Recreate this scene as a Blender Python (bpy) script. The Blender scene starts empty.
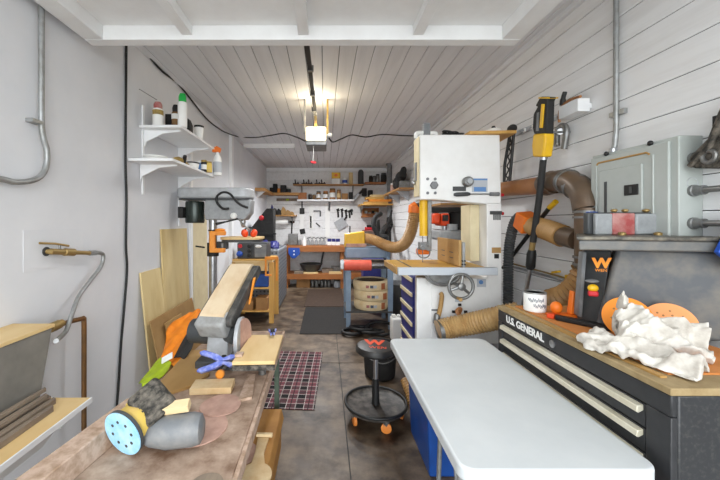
import bpy, bmesh, math, random
from mathutils import Vector, Matrix, Euler, noise as mnoise
random.seed(7)
R = math.radians
SC = bpy.context.scene
COL = SC.collection

# ---------------------------------------------------------------- camera, world, lights, exposure
F, VX, VY, EYE = 332.0, 325.0, 222.0, 1.54
cam = bpy.data.objects.new('camera', bpy.data.cameras.new('camera'))
COL.objects.link(cam)
cam.location = (0, 0, EYE)
cam.rotation_euler = (R(90), 0, 0)
cam.data.sensor_width = 36
cam.data.lens = F / 720 * 36
cam.data.shift_x = (360 - VX) / 720
cam.data.shift_y = (VY - 240) / 720
cam.data.clip_start = 0.02
SC.camera = cam
SC.view_settings.view_transform = 'Standard'
SC.view_settings.look = 'None'
SC.view_settings.gamma = 1
SC.view_settings.use_curve_mapping = False
SC.view_settings.exposure = 0.12
SC.cycles.max_bounces = 10
SC.cycles.diffuse_bounces = 8

w = bpy.data.worlds.new('daylight'); SC.world = w; w.use_nodes = True
bgn = w.node_tree.nodes['Background']
bgn.inputs[0].default_value = (0.88, 0.95, 1.0, 1)
bgn.inputs[1].default_value = 2.5

def area(name, loc, rot, sx, sy, power, col=(1, 1, 1)):
    l = bpy.data.lights.new(name, 'AREA'); l.shape = 'RECTANGLE'; l.size = sx; l.size_y = sy
    l.energy = power; l.color = col
    o = bpy.data.objects.new(name, l); COL.objects.link(o); o.location = loc; o.rotation_euler = rot
    return o
area('daylight_through_door', (0, -1.2, 1.7), (R(90), 0, 0), 2.9, 2.6, 30, (0.96, 0.985, 1))
sun = bpy.data.lights.new('fill_sun', 'SUN'); sun.energy = 2.3; sun.angle = R(75); sun.color = (.97, .99, 1)  # added broad sun lamp, keeps frontal light even along the room depth
so = bpy.data.objects.new('fill_sun', sun); COL.objects.link(so); so.location = (0, -6, 3); so.rotation_euler = (R(70), 0, R(2))
def fill_spot(name, loc, power, cone=160, col=(.97, .985, 1)):
    l = bpy.data.lights.new(name, 'SPOT'); l.energy = power; l.spot_size = R(cone); l.spot_blend = 1.0; l.shadow_soft_size = .12; l.color = col
    o = bpy.data.objects.new(name, l); COL.objects.link(o); o.location = loc; return o
fill_spot('fill_spot_front', (.1, 3.1, 2.75), 70)  # added unseen fill spot, no fixture in the room
fill_spot('fill_spot_middle', (-.1, 4.9, 2.80), 140)  # added fill without a visible body, lifts the middle of the room
fill_spot('fill_spot_back', (.0, 6.6, 2.80), 240)  # strongest added fill, unseen, brightens the back of the workshop

# ---------------------------------------------------------------- helpers
def lin(h):
    h = h.lstrip('#'); out = []
    for i in (0, 2, 4):
        c = int(h[i:i+2], 16) / 255
        out.append(c / 12.92 if c <= .04045 else ((c + .055) / 1.055) ** 2.4)
    return (*out, 1)
MATS = {}
def M(name, col, rough=.55, metal=0.0, col2=None, scale=9.0, bump=0.0, detail=4.0, lo=.35, hi=.7, emit=0, trans=0.0, stretch=None, spec=None):
    m = bpy.data.materials.new(name); m.use_nodes = True
    nt = m.node_tree; b = nt.nodes['Principled BSDF']
    b.inputs['Roughness'].default_value = rough; b.inputs['Metallic'].default_value = metal
    c1 = lin(col)
    b.inputs['Base Color'].default_value = c1
    if spec is not None: b.inputs['Specular IOR Level'].default_value = spec
    if trans: b.inputs['Transmission Weight'].default_value = trans
    if col2 or bump:
        tc = nt.nodes.new('ShaderNodeTexCoord'); src = tc.outputs['Object']
        if stretch:
            mp = nt.nodes.new('ShaderNodeMapping'); mp.inputs['Scale'].default_value = stretch
            nt.links.new(src, mp.inputs['Vector']); src = mp.outputs['Vector']
        n = nt.nodes.new('ShaderNodeTexNoise'); n.inputs['Scale'].default_value = scale; n.inputs['Detail'].default_value = detail
        n.inputs['Roughness'].default_value = .62
        nt.links.new(src, n.inputs['Vector'])
        if col2:
            rp = nt.nodes.new('ShaderNodeValToRGB')
            rp.color_ramp.elements[0].position = lo; rp.color_ramp.elements[0].color = c1
            rp.color_ramp.elements[1].position = hi; rp.color_ramp.elements[1].color = lin(col2)
            nt.links.new(n.outputs['Fac'], rp.inputs['Fac']); nt.links.new(rp.outputs['Color'], b.inputs['Base Color'])
        if bump:
            bp = nt.nodes.new('ShaderNodeBump'); bp.inputs['Strength'].default_value = bump; bp.inputs['Distance'].default_value = .01
            nt.links.new(n.outputs['Fac'], bp.inputs['Height']); nt.links.new(bp.outputs['Normal'], b.inputs['Normal'])
    if emit:
        b.inputs['Emission Color'].default_value = c1; b.inputs['Emission Strength'].default_value = emit
    MATS[name] = m
    return m

def atY(px, py, Y): return Vector(((px - VX) / F * Y, Y, EYE - (py - VY) / F * Y))
def atX(px, py, X): Y = F * X / (px - VX); return Vector((X, Y, EYE - (py - VY) / F * Y))
def atZ(px, py, z): Y = F * (EYE - z) / (py - VY); return Vector(((px - VX) / F * Y, Y, z))

def spline(pts, n=8, closed=False):
    P = [Vector(p) for p in pts]
    if len(P) < 3: return P
    out = []; L = len(P); seg = L if closed else L - 1
    for i in range(seg):
        g = (lambda k: P[k % L]) if closed else (lambda k: P[min(max(k, 0), L - 1)])
        p0, p1, p2, p3 = g(i-1), g(i), g(i+1), g(i+2)
        for j in range(n):
            t = j / n
            out.append(.5 * ((2*p1) + (p2-p0)*t + (2*p0-5*p1+4*p2-p3)*t*t + (3*p1-p0-3*p2+p3)*t**3))
    if not closed: out.append(P[-1])
    return out

class MB:
    def __init__(s): s.v = []; s.f = []; s.mi = []; s.m = 0
    def add(s, vs, fs):
        o = len(s.v); s.v += [Vector(v) for v in vs]
        for f in fs: s.f.append([i + o for i in f]); s.mi.append(s.m)
        return s
    def mat(s, i): s.m = i; return s
    def box(s, c, d, rot=None):
        c = Vector(c); h = Vector(d) / 2; vs = []
        for z in (-1, 1):
            for y in (-1, 1):
                for x in (-1, 1): vs.append(Vector((x*h.x, y*h.y, z*h.z)))
        if rot is not None:
            m = rot if isinstance(rot, Matrix) else Euler(rot).to_matrix()
            vs = [m @ v for v in vs]
        return s.add([v + c for v in vs], [(0,2,3,1),(4,5,7,6),(0,1,5,4),(2,6,7,3),(0,4,6,2),(1,3,7,5)])
    def bx(s, x0, x1, y0, y1, z0, z1):
        return s.box(((x0+x1)/2, (y0+y1)/2, (z0+z1)/2), (abs(x1-x0), abs(y1-y0), abs(z1-z0)))
    def rect(s, px0, px1, py0, py1, Y, d):
        a = atY(px0, py1, Y); b = atY(px1, py0, Y)
        return s.bx(a.x, b.x, Y, Y + d, a.z, b.z)
    def tube(s, pts, r, n=10, closed=False, caps=True, flat=1.0):
        P = [Vector(p) for p in pts]; L = len(P); rr = r if isinstance(r, (list, tuple)) else [r] * L
        t0 = (P[1] - P[0]).normalized()
        u = t0.orthogonal().normalized(); vs = []
        for i, p in enumerate(P):
            if closed: t = (P[(i+1) % L] - P[i-1])
            else: t = P[min(i+1, L-1)] - P[max(i-1, 0)]
            t = t.normalized() if t.length > 1e-9 else t0
            u = (u - t * u.dot(t)); u = u.normalized() if u.length > 1e-6 else t.orthogonal().normalized()
            w_ = t.cross(u)
            for k in range(n):
                a = 2*math.pi*k/n
                vs.append(p + (u*math.cos(a) + w_*math.sin(a)*flat) * rr[i])
        fs = []
        for i in range(L if closed else L-1):
            j = (i+1) % L
            for k in range(n): fs.append((i*n+k, i*n+(k+1) % n, j*n+(k+1) % n, j*n+k))
        if caps and not closed: fs += [tuple(range(n-1, -1, -1)), tuple((L-1)*n+k for k in range(n))]
        return s.add(vs, fs)
    def cyl(s, a, b, r, r2=None, n=24): return s.tube([a, b], [r, r if r2 is None else r2], n)
    def hose(s, pts, r, pitch=.02, amp=.08, n=16):
        P = spline(pts, 30); d = 0; out = []; rr = []; acc = 0
        step = pitch / 4; out.append(P[0]); last = P[0]
        for i in range(1, len(P)):
            seg = P[i] - last
            while seg.length >= step:
                last = last + seg.normalized() * step; out.append(last); seg = P[i] - last
        for i in range(len(out)): rr.append(r * (1 + amp * (1, .2, -1, .2)[i % 4]))
        return s.tube(out, rr, n)
    def lathe(s, prof, loc=(0,0,0), rot=None, n=32, caps=True):
        m = (rot if isinstance(rot, Matrix) else Euler(rot).to_matrix()) if rot is not None else Matrix.Identity(3)
        loc = Vector(loc); vs = []; L = len(prof)
        for (r, z) in prof:
            for k in range(n):
                a = 2*math.pi*k/n; vs.append(loc + m @ Vector((r*math.cos(a), r*math.sin(a), z)))
        fs = []
        for i in range(L-1):
            for k in range(n): fs.append((i*n+k, i*n+(k+1) % n, (i+1)*n+(k+1) % n, (i+1)*n+k))
        if caps: fs += [tuple(range(n-1, -1, -1)), tuple((L-1)*n+k for k in range(n))]
        return s.add(vs, fs)
    def ring(s, loc, ro, ri, h, rot=None, n=40):
        return s.lathe([(ri, 0), (ro, 0), (ro, h), (ri, h), (ri, 0)], loc, rot, n, caps=False)
    def ell(s, c, rad, rot=None, n=20, q=12):
        prof = []
        m = (rot if isinstance(rot, Matrix) else Euler(rot).to_matrix()) if rot is not None else Matrix.Identity(3)
        c = Vector(c); vs = []; fs = []
        for i in range(q+1):
            t = math.pi*(i/q) ; st = max(math.sin(t), .002)
            for k in range(n):
                a = 2*math.pi*k/n
                vs.append(c + m @ Vector((rad[0]*st*math.cos(a), rad[1]*st*math.sin(a), -rad[2]*math.cos(t))))
        for i in range(q):
            for k in range(n): fs.append((i*n+k, i*n+(k+1) % n, (i+1)*n+(k+1) % n, (i+1)*n+k))
        return s.add(vs, fs)
    def torus(s, c, Rr, r, rot=None, n=40, k=10):
        m = (rot if isinstance(rot, Matrix) else Euler(rot).to_matrix()) if rot is not None else Matrix.Identity(3)
        return s.tube([Vector(c) + m @ Vector((Rr*math.cos(2*math.pi*i/n), Rr*math.sin(2*math.pi*i/n), 0)) for i in range(n)], r, k, closed=True)
    def prism(s, poly, h, mtx=None):
        mtx = mtx or Matrix.Identity(4); n = len(poly)
        vs = [mtx @ Vector((x, y, 0)) for x, y in poly] + [mtx @ Vector((x, y, h)) for x, y in poly]
        fs = [tuple(range(n-1, -1, -1)), tuple(range(n, 2*n))] + [(i, (i+1) % n, n+(i+1) % n, n+i) for i in range(n)]
        return s.add(vs, fs)
    def slab(s, pts, d):
        """closed solid from a planar outline (world points), pushed along vector d"""
        n = len(pts); P = [Vector(p) for p in pts]; d = Vector(d)
        return s.add(P + [p + d for p in P], [tuple(range(n-1, -1, -1)), tuple(range(n, 2*n))] + [(i, (i+1) % n, n+(i+1) % n, n+i) for i in range(n)])
    def build(s, name, mats, parent=None, bevel=0.0, smooth=38, seg=2, origin=None):
        if not isinstance(mats, (list, tuple)): mats = [mats]
        me = bpy.data.meshes.new(name)
        if parent is not None:
            org = wloc(parent)
        elif origin is not None: org = Vector(origin)
        else:
            xs = [v.x for v in s.v]; ys = [v.y for v in s.v]; zs = [v.z for v in s.v]
            org = Vector(((min(xs)+max(xs))/2, (min(ys)+max(ys))/2, min(zs)))
        me.from_pydata([v - org for v in s.v], [], s.f)
        bm = bmesh.new(); bm.from_mesh(me); bmesh.ops.recalc_face_normals(bm, faces=bm.faces[:]); bm.to_mesh(me); bm.free()
        for i, p in enumerate(me.polygons): p.material_index = min(s.mi[i], len(mats)-1); p.use_smooth = True
        me.set_sharp_from_angle(angle=R(smooth))
        for m in mats: me.materials.append(MATS[m] if isinstance(m, str) else m)
        o = bpy.data.objects.new(name, me); COL.objects.link(o)
        if parent is not None: o.parent = parent
        else: o.location = org
        if bevel:
            b = o.modifiers.new('edge', 'BEVEL'); b.width = bevel; b.segments = seg; b.limit_method = 'ANGLE'; b.angle_limit = R(40)
        return o

def wloc(o):
    v = Vector(o.location)
    while o.parent is not None: o = o.parent; v = v + Vector(o.location)
    return v
def tag(o, label, cat, group=None, kind=None):
    o['label'] = label; o['category'] = cat
    if group: o['group'] = group
    if kind: o['kind'] = kind
    return o
def thing(name, label, cat, loc=(0,0,0), group=None, kind=None):
    o = bpy.data.objects.new(name, None); COL.objects.link(o); o.location = loc; o.empty_display_size = .05
    return tag(o, label, cat, group, kind)
def struct(o, label, cat='room'):
    o['kind'] = 'structure'; o['label'] = label; o['category'] = cat; return o
def copy_tree(o, loc=None, rotz=None, label=None, parent=None):
    c = o.copy(); COL.objects.link(c)
    if parent is not None: c.parent = parent
    if loc is not None: c.location = loc
    if rotz is not None: c.rotation_euler.z = rotz
    if label: c['label'] = label
    for ch in list(o.children): copy_tree(ch, parent=c)
    return c
def lettering(name, s, size, mtx, mat, parent, depth=.0015, align='CENTER', bold=0.0):
    cu = bpy.data.curves.new(name, 'FONT'); cu.body = s; cu.size = size; cu.extrude = depth; cu.offset = bold; cu.align_x = align; cu.align_y = 'CENTER'
    t = bpy.data.objects.new(name, cu); COL.objects.link(t)
    dg = bpy.context.evaluated_depsgraph_get(); me = bpy.data.meshes.new_from_object(t.evaluated_get(dg))
    bpy.data.objects.remove(t)
    mt = Matrix.Translation(-wloc(parent)) @ mtx
    me.transform(mt); me.materials.clear(); me.materials.append(MATS[mat])
    o = bpy.data.objects.new(name, me); COL.objects.link(o); o.parent = parent
    return o
def basis(x, y, z, loc):
    x = Vector(x); y = Vector(y); z = Vector(z)
    return Matrix(((x.x, y.x, z.x, loc[0]), (x.y, y.y, z.y, loc[1]), (x.z, y.z, z.z, loc[2]), (0, 0, 0, 1)))
def crumple(o, voxel, strength, scale):
    m = o.modifiers.new('merge', 'REMESH'); m.mode = 'VOXEL'; m.voxel_size = voxel; m.use_smooth_shade = True
    t = bpy.data.textures.new(o.name + '_folds', 'CLOUDS'); t.noise_scale = scale; t.noise_depth = 2
    d = o.modifiers.new('folds', 'DISPLACE'); d.texture = t; d.strength = strength; d.mid_level = .5; d.texture_coords = 'LOCAL'

# ---------------------------------------------------------------- materials
M('frame_dark', '#3b3b3a', .5, col2='#716d66', scale=16, lo=.45, hi=.85)
M('hood_grey', '#9fa09f', .5, col2='#83817d', scale=20, lo=.4, hi=.75)
M('dusty_top', '#a5906a', .8, col2='#8a744e', scale=18)
M('plaster', '#dadce0', .7, col2='#e1e2e5', scale=3, bump=.03)
M('white_boards', '#e6e6e6', .6, col2='#d9d8d7', scale=14, stretch=(1, .12, 1), lo=.45, hi=.75)
M('ceiling_paint', '#dfe0e3', .65, col2='#d3d4d7', scale=10, stretch=(1, .1, 1), lo=.45, hi=.75)
M('gap_dark', '#4a4846', .9)
M('white_paint', '#f1f2f3', .5, col2='#e9eaeb', scale=6)
M('door_paint', '#eceded', .5, col2='#e4e4e4', scale=5)
M('black', '#161616', .5)
M('motor_green', '#28302c', .25, .4, col2='#3a423d', scale=8)
M('soft_black', '#1d1c1c', .75, col2='#2b2a29', scale=12)
M('dusty_black', '#26241f', .75, col2='#8a8175', scale=34, lo=.42, hi=.78, detail=7)
M('rubber', '#151515', .6)
M('steel', '#b9bbbd', .3, .9, col2='#9c9d9f', scale=14)
M('dull_steel', '#8d8e8e', .42, .7, col2='#76746f', scale=18)
M('galvanised', '#a9abac', .42, .55, col2='#8f8f8a', scale=16)
M('cast_grey', '#b3b6b9', .45, .1, col2='#a0a2a4', scale=16)
M('dark_grey', '#3c3f42', .5, col2='#4a4a48', scale=12)
M('mid_grey', '#707376', .5, col2='#8e8d8a', scale=14, lo=.42, hi=.8)
M('copper', '#8a6238', .45, .5, col2='#6c5238', scale=14)
M('brass', '#9c8352', .45, .5)
M('machine_white', '#eeeeec', .38, col2='#e4e3e0', scale=4)
M('cream_side', '#ddd0ac', .5, col2='#cfc09a', scale=7)
M('plywood', '#e0ca96', .6, col2='#cfb47c', scale=5, stretch=(1, 1, .25), lo=.4, hi=.65)
M('pale_ply', '#e0c490', .6, col2='#d2b077', scale=6, stretch=(1, .3, 1))
M('tan_board', '#b5905a', .65, col2='#a37d48', scale=6, stretch=(1, .3, 1))
M('brown_board', '#a27d4c', .7, col2='#b08c5a', scale=7)
M('pine', '#d6a95c', .55, col2='#c28f45', scale=8, stretch=(1, 1, .2))
M('orange_wood', '#a96a35', .55, col2='#8e5428', scale=8, stretch=(.2, 1, 1))
M('shelf_wood', '#b98a50', .6, col2='#a27140', scale=8, stretch=(.2, 1, 1))
M('dusty_bench', '#6f523d', .8, col2='#c9b29e', scale=7, lo=.34, hi=.70, bump=.2, detail=9)
M('dusty_edge', '#c2a895', .8, col2='#9b8068', scale=30, lo=.4, hi=.7, bump=.15)
M('pale_wood', '#e6cfa5', .6, col2='#d8ba88', scale=7, stretch=(.2, 1, 1))
M('offcut', '#dfc79c', .65, col2='#cba878', scale=11)
M('grey_scrap', '#8f7f6d', .8, col2='#6d6156', scale=16, stretch=(1, .2, 1))
M('cardboard', '#b1803f', .75, col2='#9d6d33', scale=6)
M('box_brown', '#a47a4b', .75, col2='#90683c', scale=7)
M('belt_tan', '#d9c5a6', .75, col2='#cbb08c', scale=8, stretch=(1, .15, 1), lo=.4, hi=.65)
M('sand_pink', '#c5a191', .85, col2='#a98577', scale=10, lo=.4, hi=.68)
M('sand_blue', '#8dc4e4', .75, col2='#b4d8ea', scale=22)
M('yellow', '#e8b91c', .42, col2='#d9a714', scale=8)
M('dusty_yellow', '#dcbf58', .55, col2='#cfae66', scale=12)
M('lime', '#a9c01c', .7, col2='#93a917', scale=14, bump=.1)
M('vest_orange', '#ef8a16', .75, col2='#d97408', scale=16, bump=.25)
M('orange', '#ee7a1c', .5, col2='#dd6a12', scale=10)
M('clamp_orange', '#ea9432', .45, col2='#dd8524', scale=8)
M('red_orange', '#e0491b', .45)
M('disc_orange', '#f6931e', .6)
M('disc_peach', '#efa062', .6)
M('orange_mat', '#d08848', .75, col2='#bf7637', scale=10)
M('roller_red', '#e0634d', .55, col2='#d5543f', scale=12)
M('red', '#c4222b', .45)
M('blue', '#2453b4', .45, col2='#1d469c', scale=8)
M('bin_blue', '#1e4f9e', .38, col2='#1a4489', scale=6)
M('navy', '#262a7a', .45, col2='#1f2263', scale=8)
M('clamp_blue', '#5f70c2', .55, col2='#b3b6dc', scale=30, lo=.45, hi=.75)
M('blue_grey', '#8699ad', .42, col2='#76899e', scale=8)
M('table_plastic', '#cfd3d4', .4, col2='#c4c9cb', scale=3.5, bump=.02)
M('tool_chest_black', '#232427', .4, col2='#2e2e30', scale=30)
M('chest_side', '#26272a', .32, col2='#4b4b46', scale=70, lo=.5, hi=.85)
M('pull_cream', '#dcd7c5', .4, .3, col2='#cdc6ae', scale=12)
M('router_grey', '#56595d', .5, col2='#7d776d', scale=8, lo=.42, hi=.75, bump=.04)
M('router_plate', '#4b4944', .45, .3, col2='#8d8577', scale=22, lo=.4, hi=.75)
M('fence_grey', '#9da0a2', .5, col2='#8b8d8e', scale=22)
M('dusty_red', '#a34a48', .6, col2='#b99089', scale=16)
M('glove', '#d2cdc4', .85, col2='#9b9287', scale=16, lo=.45, hi=.8, bump=.3)
M('panel_green', '#b3b8b4', .5, col2='#aab0ab', scale=5)
M('rust_line', '#b28a4e', .6)
M('duct_brown', '#6d5845', .38, .25, col2='#574a3d', scale=9)
M('duct_tan', '#a9713f', .45, col2='#946035', scale=9)
M('hose_brown', '#ae8753', .45, col2='#977040', scale=12)
M('hose_clear', '#c5a26e', .4, col2='#b08a57', scale=12)
M('saw_table', '#d3a74e', .4, .25, col2='#c1923b', scale=9)
M('tub_grey', '#84817a', .7, col2='#6f6c66', scale=5, bump=.08)
M('stool_black', '#1c1c1d', .45, col2='#302d2a', scale=20)
M('stool_tray', '#2d2a27', .5, col2='#78716a', scale=13, lo=.4, hi=.75)
M('wheel_orange', '#e08437', .5)
M('green_metal', '#5f7062', .5, .3, col2='#4f5d52', scale=10)
M('apron_grey', '#626465', .55, col2='#7b7770', scale=18)
M('paper', '#efefec', .6)
M('label_blue', '#5b86bb', .5)
M('label_grey', '#b7bcc2', .5)
M('ink', '#4a5566', .7)
M('glass_jar', '#8c6a44', .25, col2='#6f5134', scale=12)
M('lamp_lens', '#fff1cf', .4, emit=2.2)
M('pvc', '#e6e6e2', .4)
M('mat_black', '#1f1d1c', .9, col2='#2b2826', scale=40, bump=.2)
M('mat_brown', '#3d2e25', .9, col2='#4d3c30', scale=20, bump=.2)
M('roll_cream', '#e2cfa9', .7, col2='#d5ba8c', scale=9)
M('roll_rust', '#b3683e', .7)
M('belt_edge', '#57493c', .8)
M('mesh_grey', '#7e848b', .5, .3)
M('gold', '#b69a4e', .6, col2='#7a6438', scale=30)
M('driveway', '#a8a49c', .8, col2='#96928a', scale=3)

def floor_mat():
    m = bpy.data.materials.new('stained_concrete'); m.use_nodes = True; nt = m.node_tree; b = nt.nodes['Principled BSDF']
    g = nt.nodes.new('ShaderNodeNewGeometry')
    def nz(sc, det=6, rough=.62):
        n = nt.nodes.new('ShaderNodeTexNoise'); n.inputs['Scale'].default_value = sc; n.inputs['Detail'].default_value = det
        n.inputs['Roughness'].default_value = rough; nt.links.new(g.outputs['Position'], n.inputs['Vector']); return n
    def ramp(n, a, ca, c, cc):
        r = nt.nodes.new('ShaderNodeValToRGB'); e = r.color_ramp.elements
        e[0].position = a; e[0].color = lin(ca); e[1].position = c; e[1].color = lin(cc)
        nt.links.new(n.outputs['Fac'], r.inputs['Fac']); return r
    r1 = ramp(nz(1.6), .38, '#2e2016', .62, '#7c6a57')
    r2 = ramp(nz(5.5), .40, '#322316', .62, '#95836d')
    mx = nt.nodes.new('ShaderNodeMixRGB'); mx.inputs[0].default_value = .5
    nt.links.new(r1.outputs[0], mx.inputs[1]); nt.links.new(r2.outputs[0], mx.inputs[2])
    # oil-dark stains, scattered at random over the whole slab
    r3 = ramp(nz(.9, 3), .42, '#7a634f', .60, '#ffffff')
    mu = nt.nodes.new('ShaderNodeMixRGB'); mu.blend_type = 'MULTIPLY'; mu.inputs[0].default_value = .55
    nt.links.new(mx.outputs[0], mu.inputs[1]); nt.links.new(r3.outputs[0], mu.inputs[2])
    nt.links.new(mu.outputs[0], b.inputs['Base Color'])
    rr = nt.nodes.new('ShaderNodeMapRange'); rr.inputs[3].default_value = .3; rr.inputs[4].default_value = .65
    nt.links.new(nz(3).outputs['Fac'], rr.inputs[0]); nt.links.new(rr.outputs[0], b.inputs['Roughness'])
    MATS['stained_concrete'] = m
floor_mat()

def plaid_mat():
    m = bpy.data.materials.new('plaid'); m.use_nodes = True; nt = m.node_tree; b = nt.nodes['Principled BSDF']; b.inputs['Roughness'].default_value = .95
    tc = nt.nodes.new('ShaderNodeTexCoord'); sp = nt.nodes.new('ShaderNodeSeparateXYZ'); nt.links.new(tc.outputs['Object'], sp.inputs[0])
    def math_(op, a, c=None):
        n = nt.nodes.new('ShaderNodeMath'); n.operation = op
        for i, x in enumerate((a, c)):
            if x is None: continue
            if isinstance(x, (int, float)): n.inputs[i].default_value = x
            else: nt.links.new(x, n.inputs[i])
        return n.outputs[0]
    def stripe(axis, period, lo_, hi_):
        fr = math_('FRACT', math_('ADD', math_('DIVIDE', sp.outputs[axis], period), 10))
        return math_('MULTIPLY', math_('GREATER_THAN', fr, lo_), math_('LESS_THAN', fr, hi_))
    T = .15
    def mix(fac, c1, c2):
        x = nt.nodes.new('ShaderNodeMixRGB'); nt.links.new(fac, x.inputs[0])
        for i, c in ((1, c1), (2, c2)):
            if isinstance(c, str): x.inputs[i].default_value = lin(c)
            else: nt.links.new(c, x.inputs[i])
        return x.outputs[0]
    A = stripe(0, T, .08, .5); B = stripe(1, T, .08, .5)
    base = mix(math_('MULTIPLY', A, B), '#54343a', '#131012')
    base = mix(math_('MULTIPLY', math_('SUBTRACT', 1, A), math_('SUBTRACT', 1, B)), base, '#7a434c')
    base = mix(math_('MAXIMUM', stripe(0, T, .02, .08), stripe(1, T, .02, .08)), base, '#968e8b')
    base = mix(math_('MAXIMUM', stripe(0, T, .5, .54), stripe(1, T, .5, .54)), base, '#b9b0ac')
    base = mix(math_('MAXIMUM', stripe(0, T, .74, .79), stripe(1, T, .74, .79)), base, '#221c1e')
    nt.links.new(base, b.inputs['Base Color'])
    MATS['plaid'] = m
plaid_mat()

def perforated_mat():
    m = bpy.data.materials.new('perforated'); m.use_nodes = True; nt = m.node_tree; b = nt.nodes['Principled BSDF']
    b.inputs['Roughness'].default_value = .5; b.inputs['Metallic'].default_value = .3
    tc = nt.nodes.new('ShaderNodeTexCoord'); v = nt.nodes.new('ShaderNodeTexVoronoi'); v.inputs['Scale'].default_value = 15; v.inputs['Randomness'].default_value = 0.1
    nt.links.new(tc.outputs['Object'], v.inputs['Vector'])
    r = nt.nodes.new('ShaderNodeValToRGB'); r.color_ramp.elements[0].position = .32; r.color_ramp.elements[0].color = lin('#41464d')
    r.color_ramp.elements[1].position = .45; r.color_ramp.elements[1].color = lin('#868b92')
    nt.links.new(v.outputs['Distance'], r.inputs['Fac']); nt.links.new(r.outputs[0], b.inputs['Base Color'])
    MATS['perforated'] = m
perforated_mat()

# ---------------------------------------------------------------- setting
LX, RX, BY, CZ, FY = -1.46, 1.55, 8.3, 2.89, -0.6
# slab with sawn control joints as real grooves between pours
fm = MB()
xs = [LX - .15, .151, .159, RX + .15]; ys = [FY, 3.626, 3.634, 4.95, 4.958, BY + .15]
for i in range(0, 4, 2):
    for j in range(0, 6, 2): fm.bx(xs[i], xs[i+1], ys[j], ys[j+1], -.1, 0)
fm.bx(LX - .15, RX + .15, FY, BY + .15, -.2, -.1)
fm.mat(1).bx(.1, .2, FY, BY + .15, -.102, -.006)
for y in (3.63, 4.954): fm.bx(LX - .15, RX + .15, y - .02, y + .02, -.102, -.006)
struct(fm.build('floor', ['stained_concrete', 'gap_dark']), 'stained brown and grey concrete garage floor', 'floor')
struct(MB().bx(-9, 9, -14, FY - .002, -.2, -.02).build('ground', 'driveway'), 'pale concrete driveway outside the garage opening', 'ground')
struct(MB().bx(LX - .12, LX, FY, BY, 0, CZ).build('wall_left', 'plaster'), 'smooth white plastered side wall with pipes and shelves', 'wall')

def board_wall(name, horiz_fn, back_fn, mats, bev=.004):
    mb = MB(); horiz_fn(mb.mat(0)); back_fn(mb.mat(1)); return mb.build(name, mats, bevel=bev, seg=1)
def rw(mb):
    z = 2.03 - .148 * 13 - .148
    while z < CZ:
        z0, z1 = max(z + .0022, 0), min(z + .148 - .0022, CZ)
        if z1 - z0 > .01: mb.bx(RX, RX + .02, FY, BY, z0, z1)
        z += .148
struct(board_wall('wall_right', rw, lambda mb: mb.bx(RX + .009, RX + .12, FY, BY, 0, CZ), ['white_boards', 'gap_dark']), 'white painted horizontal board wall with dark gaps', 'wall')
def bw(mb):
    z = -.02
    while z < CZ:
        z0, z1 = max(z + .001, 0), min(z + .2 - .001, CZ)
        mb.bx(LX - .12, RX + .12, BY, BY + .02, z0, z1); z += .2
struct(board_wall('wall_back', bw, lambda mb: mb.bx(LX - .12, RX + .12, BY + .012, BY + .12, 0, CZ), ['white_boards', 'gap_dark']), 'white end wall covered with shelves and hand tools', 'wall')
def cl(mb):
    x = .114 - .137 * 12
    while x < RX + .12:
        mb.bx(max(x + .0022, LX - .12), min(x + .137 - .0022, RX + .12), FY, BY + .12, CZ, CZ + .02); x += .137
struct(board_wall('ceiling', cl, lambda mb: mb.bx(LX - .12, RX + .12, FY, BY + .12, CZ + .009, CZ + .12), ['ceiling_paint', 'gap_dark']), 'pale grey board ceiling running towards the end wall', 'ceiling')

struct(MB().bx(LX, LX + .045, 5.05, 5.15, 0, CZ).build('trim_1', 'white_paint', bevel=.003), 'white upright post on the plastered wall', 'trim')
struct(MB().bx(LX, RX, BY - .03, BY, CZ - .07, CZ).build('trim_2', 'white_paint', bevel=.003), 'white strip along the top of the end wall', 'trim')
struct(MB().bx(RX - .03, RX, FY, BY, CZ - .035, CZ).build('trim_3', 'ceiling_paint', bevel=.003), 'pale strip where the board wall meets the ceiling', 'trim')
struct(MB().bx(LX, LX + .03, 3.55, 3.60, 0, 2.4).build('trim_4', 'white_paint', bevel=.003), 'narrow white upright strip behind the drill press', 'trim')

# overhead garage door, open
dr = bpy.data.objects.new('door_1', None); COL.objects.link(dr); dr.location = (-.13, 2.0, 2.6)
struct(dr, 'white framed garage door standing open under the ceiling', 'garage door')
fb = MB()
fb.bx(-1.40, 1.14, 1.93, 2.0, 2.60, 2.70)
fb.bx(-1.40, -1.29, -.1, 1.929, 2.602, 2.70); fb.bx(1.03, 1.14, -.1, 1.929, 2.602, 2.70)
fb.build('frame', 'door_paint', dr, bevel=.004)
for x in (-.80, -.125, .54): MB().bx(x - .03, x + .03, -.1, 1.929, 2.625, 2.682).build('rib', 'door_paint', dr, bevel=.003)
MB().bx(-1.288, 1.028, -.1, 1.929, 2.683, 2.70).build('panel', 'door_paint', dr)

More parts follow.
